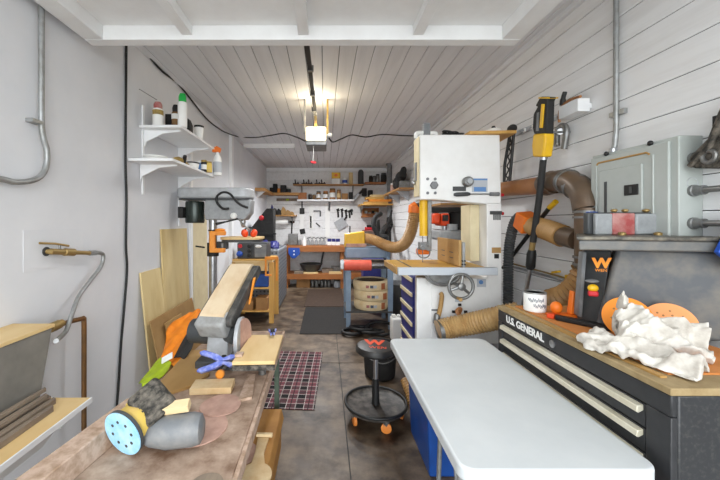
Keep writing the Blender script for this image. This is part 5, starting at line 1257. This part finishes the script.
for px0, px1 in ((433.5, 441), (441.5, 450)): MB().bx(sx(px0, 3.2), sx(px1, 3.2), 3.20, 3.42, sz(224 if px0 < 440 else 226, 3.2), sz(213, 3.2)).build('head', 'red_orange', t, bevel=.02)
MB().bx(sx(443, 3.18), sx(448, 3.18), 3.17, 3.199, sz(221, 3.18), sz(215, 3.18)).build('badge', 'black', t)
MB().lathe([(.085, 0), (.085, .20)], (sx(458, 3.3), 3.32, sz(233, 3.3)), n=24).build('motor', 'soft_black', t)
MB().bx(sx(432, 3.2), sx(470, 3.2), 3.22, 3.42, sz(212.5, 3.2) + .002, sz(207, 3.2)).build('belt_cover', 'soft_black', t, bevel=.01)
MB().bx(sx(438, 3.2), sx(463, 3.2), 3.16, 3.42, sz(240, 3.2), sz(230, 3.2)).build('table', 'fence_grey', t, bevel=.02)
MB().tube([(sx(452, 3.2), 3.2, sz(230, 3.2)), (sx(452, 3.2), 3.2, sz(224, 3.2))], .05, 12).build('vise', 'fence_grey', t)
t = thing('wall_cabinet', 'small tan wooden shelf fixed to the board wall behind the bandsaw throat', 'shelf', (1.4, 3.6, 1.75))
MB().bx(1.15, WX, 3.3, 3.9, sz(205, 3.3), sz(205, 3.3) + .02).build('board', 'shelf_wood', t)

# dust collector and black clutter at the right
t = thing('dust_collector', 'black dust collector drum standing in the dark right back corner', 'dust collector', (1.05, 6.4, 0))
MB().lathe([(.24, 0), (.25, .02), (.25, .55), (.23, .57)], (1.10, 6.5, 0), n=36).build('drum', 'soft_black', t)
MB().lathe([(.24, .571), (.22, .72), (.12, .80), (.12, .95)], (1.10, 6.5, 0), n=36).build('cone', 'dark_grey', t)
MB().lathe([(.14, .951), (.15, 1.0), (.15, 1.25), (.10, 1.3)], (1.10, 6.5, 0), n=30).build('motor', 'soft_black', t)
MB().tube(spline([(1.10, 6.36, 1.15), (1.02, 6.25, 1.25), (.92, 6.25, 1.45), (.95, 6.3, 1.62), (1.08, 6.4, 1.70)], 6), .045, 12).build('inlet', 'soft_black', t)
MB().ell((1.0, 6.36, 1.20), (.05, .05, .05)).build('knob', 'pvc', t)
t = thing('vacuum', 'dark grey shop vacuum with pale lid behind the dust hose', 'vacuum', (1.2, 5.6, 0))
MB().lathe([(.19, 0), (.20, .03), (.20, .50)], (1.25, 5.65, 0), n=30).build('drum', 'dark_grey', t); MB().lathe([(.205, .501), (.20, .58), (.12, .66)], (1.25, 5.65, 0), n=30).build('lid', 'mid_grey', t)

# ================================================================ BACK BENCH AND WALL
t = thing('back_bench', 'long orange-brown wooden bench along the end wall', 'bench', (.2, 8.0, 0))
MB().bx(-.95, 1.50, 7.68, 8.27, .955, .985).build('top', 'orange_wood', t, bevel=.003)
MB().bx(-.93, 1.50, 7.66, 7.679, .85, .975).build('front_apron', 'orange_wood', t, bevel=.003)
MB().bx(-.93, -.50, 7.64, 7.659, .86, .975).build('apron_block', 'orange_wood', t, bevel=.003)
MB().bx(-.93, 1.50, 7.70, 8.27, .30, .33).build('lower_shelf', 'orange_wood', t, bevel=.003)
MB().bx(-.93, 1.50, 7.68, 7.699, .21, .335).build('shelf_apron', 'orange_wood', t, bevel=.003)
for x in (-.90, .40, 1.44):
    for y in (7.74, 8.2): MB().bx(x - .04, x + .04, y - .03, y + .03, 0, .299).build('leg', 'orange_wood', t); MB().bx(x - .04, x + .04, y - .03, y + .03, .331, .954).build('post', 'orange_wood', t)
def rb(name, lab, cat, px0, px1, py0, py1, Y, d, m, bev=.004, group=None):
    return tag(MB().rect(px0, px1, py0, py1, Y, d).build(name, m, bevel=bev), lab, cat, group)
# shelves on the end wall
def wshelf(lab, px0, px1, py, m, y0, th=.03, brk=()):
    z = sz(py, y0); t = thing('wall_shelf', lab, 'shelf', (sx((px0+px1)/2, y0), 8.2, z))
    MB().bx(sx(px0, y0), sx(px1, y0), y0, 8.298, z - th, z).build('board', m, t, bevel=.002)
    for px in brk: MB().slab([(sx(px, y0), y0 + .03, z - th - .001), (sx(px, y0), 8.298, z - th - .001), (sx(px, y0), 8.298, z - th - .16)], (.02, 0, 0)).build('bracket', 'dull_steel', t)
    return z
zA = wshelf('topmost wooden shelf on the end wall holding the yellow tin', 293, 364, 184, 'shelf_wood', 8.08, .03, (301, 353))
zB = wshelf('white shelf on the end wall lined with brown jars', 297, 354, 199.3, 'white_paint', 8.06, .04, ())
zC = wshelf('wooden corner shelf with black tools at the left of the end wall', 267.5, 299, 192.5, 'shelf_wood', 8.02, .06, ())
zE = wshelf('small wooden shelf cluttered with brown tools below the corner shelf', 269, 296, 215, 'shelf_wood', 8.0, .03, (291,))
zF = wshelf('wooden shelf piled with yellow planks at the right of the end wall', 361, 393, 203.7, 'pine', 7.5, .03, (364,))
zH = wshelf('short dark wooden shelf holding cans in the right corner', 365, 386, 182, 'orange_wood', 8.05, .04, ())
zG = wshelf('low orange shelf beneath the plank pile in the right corner', 362, 380, 216, 'orange_wood', 8.02, .03, ())
t = thing('side_shelf', 'wooden shelf on brackets along the plastered wall, meeting the corner shelf', 'shelf', (-1.3, 7.3, 1.0))
zS = sz(190, 7.0)
MB().bx(LX + .001, -1.26, 6.9, 8.0, zC - .06, zC).build('board', 'shelf_wood', t, bevel=.002)
MB().slab([(LX + .001, 7.1, zC - .061), (-1.28, 7.1, zC - .061), (LX + .001, 7.1, zC - .2)], (0, .02, 0)).build('bracket', 'white_paint', t)
# right wall shelf
t = thing('side_shelf', 'tan shelf with pale brackets on the board wall past the bandsaw', 'shelf', (1.4, 6.5, 2.15))
zR = 2.14
MB().bx(1.28, WX, 5.75, 7.3, zR - .03, zR).build('board', 'shelf_wood', t, bevel=.002)
for y in (6.1, 6.9): MB().slab([(WX, y, zR - .031), (1.31, y, zR - .031), (WX, y, zR - .22)], (0, .02, 0)).build('bracket', 'label_grey', t)
t = thing('tool_bag', 'black cloth tool bag slumped on the tan shelf past the bandsaw', 'bag', (1.4, 6.4, zR))
mb = MB()
for x, y, z, r in ((1.40, 6.2, zR + .10, .11), (1.41, 6.4, zR + .14, .13), (1.42, 6.1, zR + .26, .10), (1.42, 6.25, zR + .24, .11), (1.43, 6.05, zR + .34, .07)): mb.ell((x, y, z), (r*.8, r*1.3, r), None, 14, 10)
o = mb.build('fabric', 'soft_black', t); crumple(o, .012, .03, .07)
canobj('jar', 'beige jar at the far end of the shelf past the bandsaw', 'jar', 1.40, 6.85, zR, .05, .20, ('sand_pink', 'paper'), 'jar')
tag(MB().bx(1.33, 1.50, 5.85, 5.98, zR, zR + .13).build('metal_box', 'dull_steel', bevel=.006), 'dull metal box at the near end of the shelf past the bandsaw', 'box')
t = thing('duct_pipe', 'grey vertical duct pipe in the right back corner', 'duct', (1.45, 7.6, 2.2))
MB().lathe([(.055, 1.64), (.055, CZ - .001)], (sx(389.5, 7.7), 7.7, 0), n=20).build('pipe', 'mid_grey', t); MB().lathe([(.085, CZ - .03), (.085, CZ - .0005)], (sx(389.5, 7.7), 7.7, 0), n=20).build('collar', 'mid_grey', t)
MB().tube([(sx(389.5, 7.7), 7.7, 1.64), (sx(389.5, 7.7) - .02, 7.55, 1.52), (1.3, 7.2, 1.42), (1.15, 6.66, 1.35), (1.12, 6.60, 1.1)], .052, 12).build('bend', 'soft_black', t)
# top shelf contents
YA = 8.13
for i, px in enumerate((295.5, 304, 309, 317, 322)):
    x = sx(px + .5, YA); t = thing('hand_plane', ('black hand plane at the left end of the topmost shelf', 'second black hand plane from the left on the topmost shelf', 'middle black hand plane of five on the topmost shelf', 'fourth black hand plane from the left on the topmost shelf', 'black hand plane nearest the yellow tin on the topmost shelf')[i], 'hand plane', (x, YA, zA), 'hand planes on the topmost shelf')
    MB().bx(x - .075, x + .075, YA, YA + .05, zA, zA + .03).build('body', 'soft_black', t, bevel=.003)
    MB().slab([(x - .03, YA + .01, zA + .03), (x + .0, YA + .01, zA + .03), (x - .01, YA + .01, zA + .12), (x - .04, YA + .01, zA + .115)], (0, .03, 0)).build('handle', 'black', t, bevel=.004)
    MB().ell((x + .045, YA + .025, zA + .045), (.016, .016, .018), None, 10, 8).build('knob', 'soft_black', t)
t = thing('yellow_tin', 'square yellow and white tin on the topmost shelf', 'tin', (sx(336, YA), YA, zA))
MB().bx(sx(332, YA), sx(340, YA), YA, YA + .12, zA, zA + .14).build('body', 'paper', t, bevel=.004); MB().bx(sx(331.7, YA), sx(340.3, YA), YA - .004, YA + .124, zA + .141, zA + .29).build('upper', 'yellow', t, bevel=.006)
MB().ell((sx(336, YA), YA - .004, zA + .22), (.04, .003, .035)).build('badge', 'orange', t)
canobj('bottle', 'white bottle with a blue band next to the yellow tin', 'bottle', sx(344.8, YA), YA + .05, zA, .062, .17, ('paper', 'pvc', 'blue'), 'jar')
tag(MB().lathe([(.052, 0), (.052, .29)], (sx(351, YA), YA + .05, zA), n=24).build('wood_cylinder', 'pale_ply', bevel=.003), 'tan upright wooden cylinder on the topmost shelf', 'wood cylinder')
t = thing('dark_canister', 'tall dark grey canister with round top at the shelf end', 'canister', (sx(361, YA), YA, zA))
MB().lathe([(.068, 0), (.07, .01), (.07, .30), (.05, .35), (.02, .365)], (sx(361, YA), YA + .05, zA), n=24).build('body', 'dark_grey', t)
for i, (px, h, m_) in enumerate(((371, .17, 'soft_black'), (374.5, .16, 'dull_steel'), (378, .21, 'dull_steel'), (384, .23, 'soft_black'))):
    canobj('can', ('black can at the left of the right corner shelf', 'short steel can on the right corner shelf', 'taller steel can on the right corner shelf', 'large black can by the corner duct pipe')[i], 'can', sx(px, YA), YA + .05, zH, .045 if i < 3 else .07, h, (m_, 'dark_grey'), 'jar', 'cans on the right corner shelf')
# white shelf jars
YB = 8.12
tag(MB().rect(298, 306.5, 191.5, 199.3, YB, .12).build('wooden_box', 'orange_wood', bevel=.004).__class__ and MB().bx(sx(298, YB), sx(306.5, YB), YB, YB + .13, zB, zB + .17).build('wooden_box', 'orange_wood', bevel=.004), 'small red-brown wooden box at the left end of the white shelf', 'wooden box') if False else \
tag(MB().bx(sx(298, YB), sx(306.5, YB), YB, YB + .13, zB, zB + .17).build('wooden_box', 'orange_wood', bevel=.004), 'small red-brown wooden box at the left end of the white shelf', 'wooden box')
jl = [(310, .04, .11, 'soft_black', 'dull_steel', None), (314, .035, .10, 'glass_jar', 'dull_steel', None), (318.5, .05, .16, 'glass_jar', 'dark_grey', 'paper'), (325.5, .055, .16, 'glass_jar', 'orange_wood', 'paper'), (332.5, .065, .21, 'duct_tan', 'glass_jar', 'paper'), (339, .045, .19, 'duct_tan', 'glass_jar', 'pale_ply')]
for i, (px, r, h, a, b_, l) in enumerate(jl):
    canobj('jar', ('small black jar beside the wooden box on the white shelf', 'small brown jar beside the black jar on the white shelf', 'brown jar with dark lid and white label on the white shelf', 'wide brown jar with orange-brown lid on the white shelf', 'largest tan jar with white label on the white shelf', 'tall narrow tan jar with pale label on the white shelf')[i], 'jar', sx(px, YB), YB + .06, zB, r*1.12, h*1.3, (a, b_) + ((l,) if l else ()), 'jar', 'jars on the white shelf')
tag(MB().bx(sx(342, YB), sx(348, YB), YB, YB + .12, zB, zB + .15).build('carton', 'box_brown', bevel=.003), 'small tan carton at the right end of the white shelf', 'carton')
tag(MB().bx(sx(349, YB), sx(353, YB), YB, YB + .1, zB, zB + .18).build('dark_box', 'soft_black', bevel=.004), 'narrow black box ending the row on the white shelf', 'box')
# corner shelf contents
YC = 8.1
for px0, px1, h, m_, lab in ((269.5, 272.5, .13, 'soft_black', 'small black tool standing first on the corner shelf'), (272.8, 277, .22, 'soft_black', 'tallest black tool case on the corner shelf'), (277.3, 280, .11, 'clamp_orange', 'small orange item among black tools on the corner shelf'), (280.3, 286, .19, 'soft_black', 'wide black tool case on the corner shelf'), (286.4, 290.5, .10, 'soft_black', 'lowest black tool case on the corner shelf')):
    tag(MB().bx(sx(px0, YC), sx(px1, YC), YC, YC + .13, zC, zC + h).build('tool_case', m_, bevel=.012, seg=3), lab, 'tool case', 'tool cases on the corner shelf')
t = thing('spirit_level', 'brown and grey spirit level on the end wall below the corner shelf', 'spirit level', (sx(286, 8.25), 8.25, 1.9))
MB().rect(276.5, 298, 198.3, 201, 8.262, .037).build('body', 'grey_scrap', t, bevel=.003); MB().rect(286, 289, 198.8, 200.5, 8.259, .003).build('vial', 'lime', t)
random.seed(4)
for i, (px, h, w_, m_) in enumerate(((272, .26, .05, 'navy'), (275, .18, .07, 'soft_black'), (279, .16, .09, 'soft_black'), (283.5, .21, .08, 'tan_board'), (288, .13, .1, 'brown_board'), (292, .09, .06, 'tan_board'))):
    x = sx(px, 8.06)
    tag(MB().slab([(x - w_, 8.06, zE), (x + w_*.9, 8.06, zE), (x + w_*.5, 8.06, zE + h*.7), (x - w_*.2, 8.06, zE + h), (x - w_*.7, 8.06, zE + h*.6)], (0, .10, 0)).build('hand_tool', m_, bevel=.006), ('tall navy tool at the left of the small cluttered shelf', 'left black tool on the small cluttered shelf', 'right black tool on the small cluttered shelf', 'taller tan wooden tool on the small cluttered shelf', 'brown wooden tool on the small cluttered shelf', 'small tan tool at the end of the small cluttered shelf')[i], 'tool', 'tools on the small cluttered shelf')
t = thing('paper_towel_roll', 'white paper towel roll hung below the small cluttered shelf', 'paper towel', (sx(281, 8.15), 8.15, 1.5))
MB().tube([atY(276, 222, 8.17), atY(288, 222, 8.17)], .068, 24).build('roll', 'paper', t)
MB().tube([atY(275, 222, 8.17), atY(289, 222, 8.17)], .015, 10).build('rod', 'dull_steel', t); MB().bx(sx(288.6, 8.17), sx(289.4, 8.17), 8.15, 8.299, 1.52, 1.56).build('holder', 'dull_steel', t)
# yellow planks
for i, (px0, px1, dz_, m_) in enumerate(((364, 388, 0, 'pine'), (369, 391.5, .03, 'clamp_orange'), (366, 384, .06, 'pine'), (371, 386, .09, 'pale_ply'))):
    tag(MB().bx(sx(px0, 7.6), sx(px1, 7.6), 7.58, 7.80 + .03*i, zF + dz_*1.8, zF + dz_*1.8 + .052).build('plank', m_, bevel=.002), ('lowest yellow plank of the pile in the right corner', 'orange-yellow plank second from the bottom in the corner pile', 'yellow plank third from the bottom in the corner pile', 'palest plank topping the corner pile')[i], 'plank', 'planks piled in the right corner')
t = thing('caulking_gun', 'grey and black caulking gun leaning against the end wall by the plank pile', 'caulking gun', (sx(357, 8.2), 8.2, 1.95))
MB().tube([atY(352, 203, 8.23), atY(359, 194, 8.23)], .045, 14).build('tube', 'label_grey', t); MB().tube([atY(359, 194, 8.23), atY(363, 190, 8.23)], .03, 12).build('handle', 'soft_black', t)
for i, (px0, px1, y0_, y1_) in enumerate(((362, 367, 188, 196), (368, 373, 190, 197))):
    t = tag(MB().rect(px0, px1, y0_, y1_, 8.2, .095).build('black_fixture', 'soft_black', bevel=.02, seg=3), ('left black tool fixed to the wall above the plank pile', 'right black tool fixed to the wall above the plank pile')[i], 'tool', 'black tools over the plank pile')
t = thing('parts_crate', 'open brown wooden crate under the plank shelf in the right corner', 'crate', (sx(374, 8.1), 8.1, zG))
x0, x1 = sx(362.5, 8.05), sx(379, 8.05); zz = zG + .001
MB().bx(x0, x1, 8.05, 8.07, zz, zz + .06).bx(x0, x0 + .02, 8.071, 8.25, zz, zz + .2).bx(x1 - .02, x1, 8.071, 8.25, zz, zz + .2).bx(x0, x1, 8.251, 8.27, zz, zz + .2).build('crate', 'orange_wood', t)
for i, (px, h) in enumerate(((366, .15), (369.5, .10), (373, .16), (376, .12))):
    canobj('jar', ('first pale jar from the left in the corner crate', 'shortest pale jar in the corner crate', 'tallest dark jar in the corner crate', 'pale jar at the right end of the corner crate')[i], 'jar', sx(px, 8.15), 8.15, zz + .0, .035, h, ('soft_black' if i == 2 else 'label_grey', 'gold'), 'jar', 'jars in the corner crate')
zK = sz(230, 8.1)
t = thing('low_wall_shelf', 'small red shelf with tools low on the end wall in the right corner', 'shelf', (sx(370, 8.1), 8.1, zK))
MB().bx(sx(363, 8.1), sx(377, 8.1), 8.08, 8.298, zK - .03, zK).build('board', 'dusty_red', t); 
t = thing('red_sander', 'small red and black power tool on the low red shelf', 'tool', (sx(370, 8.12), 8.12, zK))
MB().bx(sx(365, 8.12), sx(374, 8.12), 8.12, 8.24, zK, zK + .07).build('body', 'red', t, bevel=.02); MB().bx(sx(367, 8.12), sx(372, 8.12), 8.14, 8.22, zK + .071, zK + .12).build('grip', 'soft_black', t, bevel=.012)
# hanging tools
YW = 8.285
def hang(name, lab, cat, parts, group='hand tools hung on the end wall'):
    t = thing(name, lab, cat, atY(*parts[0][1:3], YW), group)
    for nm, a, b, m_, w_ in [(p[0], p[1:3], p[3:5], p[5], p[6]) for p in parts]:
        A = atY(*a, YW); B = atY(*b, YW); d = (B - A).normalized(); n_ = Vector((-d.z, 0, d.x)) * w_/2
        MB().slab([A + n_, A - n_, B - n_, B + n_], (0, .0145, 0)).build(nm, m_, t, bevel=.002)
    return t
hang('tape_hook', 'black tape measure hanging beneath the white shelf', 'tape measure', [('strap', 302, 201, 302, 208, 'soft_black', .03), ('case', 302, 208, 302, 214, 'black', .12)])
hang('steel_ruler', 'pale steel ruler hanging left on the end wall', 'ruler', [('blade', 301.5, 215, 301.5, 229, 'paper', .10), ('clip', 302, 229, 303, 234, 'soft_black', .13)])
hang('hammer', 'small hammer hanging head up on the end wall', 'hammer', [('handle', 292, 222, 291.5, 236, 'soft_black', .035), ('head', 290, 222, 294.5, 222, 'soft_black', .05)])
hang('metal_square', 'white framing square hanging on the end wall', 'square', [('blade', 311, 205, 311, 229, 'pvc', .09), ('slot', 310.8, 216, 310.8, 228, 'dark_grey', .04)])
hang('bent_rod', 'dark L-shaped rod hanging on the end wall', 'rod', [('arm', 313.5, 211, 320.5, 211, 'dark_grey', .03), ('drop', 320.3, 211, 320.3, 216.5, 'dark_grey', .035)])
hang('pencil_tool', 'short dark pin tool hung slanted on the end wall', 'tool', [('body', 316, 223, 320, 226.5, 'dark_grey', .03)])
hang('white_level', 'long white straightedge hanging in the middle of the end wall', 'straightedge', [('blade', 327.5, 203, 327.5, 238, 'paper', .11)])
hang('black_pliers', 'black pliers hanging beneath the white shelf', 'pliers', [('handle', 329.5, 202, 329, 211, 'mid_grey', .05)])
for i, (px, py, l) in enumerate(((338, 209.5, 8), (342, 209.5, 9), (346, 210.5, 8), (349.5, 211, 7), (351.5, 210, 5))):
    hang('wrench', ('leftmost black wrench hung on the white card', 'second black wrench from the left on the white card', 'third black wrench from the left on the white card', 'fourth black wrench from the left by the white card', 'rightmost black wrench by the white card')[i], 'wrench', [('handle', px, py + 2, px + .3, py + l, 'soft_black', .045), ('head', px - 1.4, py + 1, px + 1.4, py, 'soft_black', .07)], 'black wrenches on the end wall')
tag(MB().rect(336.5, 349.5, 205, 210.5, 8.291, .0085).build('white_card', 'paper'), 'white card pinned behind the black wrenches', 'card')
A = atY(341, 224, 8.272)
t = thing('trowel', 'grey square trowel hung tilted under the wrenches', 'trowel', A)
MB().box(A, (.27, .012, .25), (0, R(-32), 0)).build('blade', 'cast_grey', t, bevel=.003); MB().tube([A + Vector((.08, -.002, .1)), A + Vector((.15, -.006, .22))], .018, 8).build('handle', 'soft_black', t)
t = thing('hand_saw', 'thin chrome rod with dark grip hanging right of the trowel', 'tool', atY(349, 232, YW))
MB().tube([atY(349.8, 226, 8.28), atY(349.8, 243, 8.28)], .014, 8).build('rod', 'dark_grey', t)
# on the bench
zb = .986; 
def ob_(name, lab, cat, px0, px1, h, m_, Y=7.95, d=.18, bev=.01, group=None): return tag(MB().bx(sx(px0, Y), sx(px1, Y), Y, Y + d, zb, zb + h).build(name, m_, bevel=bev), lab, cat, group)
ob_('grey_case', 'grey metal box standing at the left of the back bench', 'box', 288, 297.5, .27, 'dull_steel')
ob_('small_case', 'small dark box beside the grey metal box on the bench', 'box', 297.8, 301, .12, 'mid_grey')
t = thing('white_bottle', 'white squeeze bottle at the front of the back bench', 'bottle', (sx(304.5, 7.8), 7.8, zb))
MB().lathe([(.04, 0), (.042, .10), (.03, .14), (.012, .18), (.006, .22)], (sx(304.5, 7.8), 7.8, zb), n=18).build('body', 'paper', t)
for i, px in enumerate((308.5, 312.5, 316.5, 320.5, 324)):
    x = sx(px, 8.0); t = thing('small_plane', ('grey block plane beside the white bottle on the back bench', 'second grey block plane from the bottle on the back bench', 'middle grey block plane of five on the back bench', 'fourth grey block plane from the bottle on the back bench', 'grey block plane nearest the blue boxes on the back bench')[i], 'block plane', (x, 8.0, zb), 'block planes on the back bench')
    MB().slab([(x - .045, 7.98, zb), (x + .04, 7.98, zb), (x + .04, 7.98, zb + .07), (x + .0, 7.98, zb + .16), (x - .045, 7.98, zb + .10)], (0, .10, 0)).build('body', 'fence_grey', t, bevel=.008)
    MB().slab([(x - .04, 7.975, zb + .15), (x + .05, 7.975, zb + .17), (x + .05, 7.975, zb + .19), (x - .04, 7.975, zb + .17)], (0, .08, 0)).build('lever', 'dark_grey', t)
for i, (a, b_) in enumerate(((327.5, 331.5), (331.9, 335.5), (335.9, 340))):
    t = thing('blue_box', ('left blue and white box on the back bench', 'middle blue and white box on the back bench', 'right blue and white box on the back bench')[i], 'box', (sx((a+b_)/2, 7.95), 7.95, zb), 'blue and white boxes on the back bench')
    MB().bx(sx(a, 7.95), sx(b_, 7.95), 7.95, 8.1, zb, zb + .08).build('body', 'paper', t, bevel=.003); MB().bx(sx(a, 7.95), sx(b_, 7.95), 7.948, 8.1, zb + .081, zb + .15).build('lid', 'navy', t, bevel=.003)
t = thing('blue_scoop', 'blue plastic bracket hung on the front of the back bench', 'bracket', (sx(293.5, 7.63), 7.63, .8))
MB().slab([atY(288, 248, 7.60), atY(299.5, 248, 7.60), atY(300, 254, 7.60), atY(295, 258.5, 7.60), atY(292, 258.5, 7.60), atY(288.5, 254, 7.60)], (0, .039, 0)).build('plate', 'blue', t, bevel=.006)
for py in (251, 254.5): q = atY(294, py, 7.60); MB().lathe([(.018, 0), (.018, .004)], q, rot=(R(90), 0, 0), n=14).build('screw', 'paper', t)
# on the lower shelf of the bench
zl = .331
t = thing('frying_pan', 'round dark metal pan lying on the lower shelf of the back bench', 'pan', (sx(312, 7.95), 7.95, zl))
MB().lathe([(.20, 0), (.27, .14), (.28, .15), (.26, .15), (.19, .02), (.0, .02)], (sx(311, 7.98), 7.98, zl + .06), n=36, caps=True).build('bowl', 'dark_grey', t)
MB().lathe([(.12, 0), (.12, .06)], (sx(311, 7.98), 7.98, zl), n=24).build('foot', 'dark_grey', t)
MB().tube([(sx(321, 7.9), 7.92, zl + .19), (sx(323, 7.9), 7.92, zl + .44), (sx(324.5, 7.9), 7.96, zl + .58)], .022, 8).build('handle', 'dark_grey', t)
for i, (a, b_, h, m_, yy) in enumerate(((294, 303, .06, 'grey_scrap', 7.71), (303.5, 318, .035, 'pale_ply', 7.70), (322, 333, .10, 'grey_scrap', 7.9), (329, 342, .05, 'pale_ply', 7.70), (331, 343, .13, 'dull_steel', 8.05))):
    tag(MB().bx(sx(a, yy), sx(b_, yy), yy, yy + (.12 if yy < 7.8 else .15), zl, zl + h).build('timber_offcut', m_, bevel=.004), ('grey timber offcut at the left of the lower bench shelf', 'pale flat board before the dark pan on the lower shelf', 'grey timber offcut right of the dark pan', 'pale flat board at the right of the lower bench shelf', 'dull steel bar behind the pale board on the lower shelf')[i], 'offcut', 'offcuts on the lower bench shelf')
tag(MB().bx(sx(296.5, 7.8), sx(310, 7.8), 7.78, 8.1, .001, .19).build('carton', 'box_brown', bevel=.004), 'tan carton on the floor under the back bench', 'carton')
for i, px in enumerate((312.5, 316.5, 322, 325.5, 329, 337)):
    canobj('paint_tin', ('first steel tin from the carton under the back bench', 'second steel tin from the carton under the back bench', 'third steel tin from the carton under the back bench', 'fourth steel tin from the carton under the back bench', 'fifth steel tin from the carton under the back bench', 'pale tin standing apart under the back bench')[i], 'tin', sx(px, 7.85), 7.85, .001, .042 if i < 5 else .08, .18, ('dull_steel' if i < 5 else 'label_grey', 'dark_grey'), 'jar', 'tins under the back bench')

# dark clutter in the right back corner
for px0, px1, h, m_, Y, lab in ((376, 381, .62, 'soft_black', 7.72, 'tall black power tool case on the back bench beneath the plank shelf'), (381.5, 386, .40, 'dark_grey', 7.70, 'dark grey case beside the tall black one on the back bench'), (386.5, 391, .72, 'soft_black', 7.74, 'upright black machine at the corner end of the back bench'), (367, 375, .22, 'dull_steel', 7.70, 'grey metal box on the back bench behind the yellow hood')):
    t = thing('tool_case', lab, 'case', (sx((px0+px1)/2, Y), Y, zb))
    MB().bx(sx(px0, Y), sx(px1, Y), Y, Y + .2, zb, zb + h*.62).build('body', m_, t, bevel=.015)
    MB().slab([(sx(px0 + .6, Y), Y + .02, zb + h*.62), (sx(px1 - .4, Y), Y + .02, zb + h*.62), (sx(px1 - 1.2, Y), Y + .02, zb + h), (sx(px0 + 1.4, Y), Y + .02, zb + h*.92)], (0, .14, 0)).build('top', m_, t, bevel=.015)
tag(MB().tube(spline([(1.49, 7.40, 1.80), (1.44, 7.35, 1.65), (1.36, 7.3, 1.45), (1.40, 7.3, 1.28), (1.49, 7.35, 1.5)], 8), .022, 8).build('loose_cable', 'rubber'), 'black loose cable looping down in the right back corner', 'cable')
t = thing('black_bucket', 'black bucket on the floor right behind the rolling stool', 'bucket', (.55, 3.33, 0))
MB().lathe([(.13, 0), (.15, .02), (.17, .30), (.178, .305), (.178, .32), (.165, .32), (.14, .03), (.0, .03)], (.55, 3.33, 0), n=36, caps=False).build('body', 'soft_black', t)
MB().tube(spline([(.38, 3.33, .30), (.40, 3.22, .24), (.55, 3.14, .20), (.70, 3.22, .24), (.72, 3.33, .30)], 6), .006, 8).build('handle', 'dull_steel', t)
t = thing('floor_hose', 'short brown ribbed hose end lying on the floor beside the stool base', 'hose', (.70, 2.58, 0))
MB().hose([(.72, 2.42 + .15, .05), (.695, 2.60, .10), (.68, 2.66, .18), (.66, 2.74, .24)], .04, .02, .08, 14).build('tube', 'hose_brown', t)
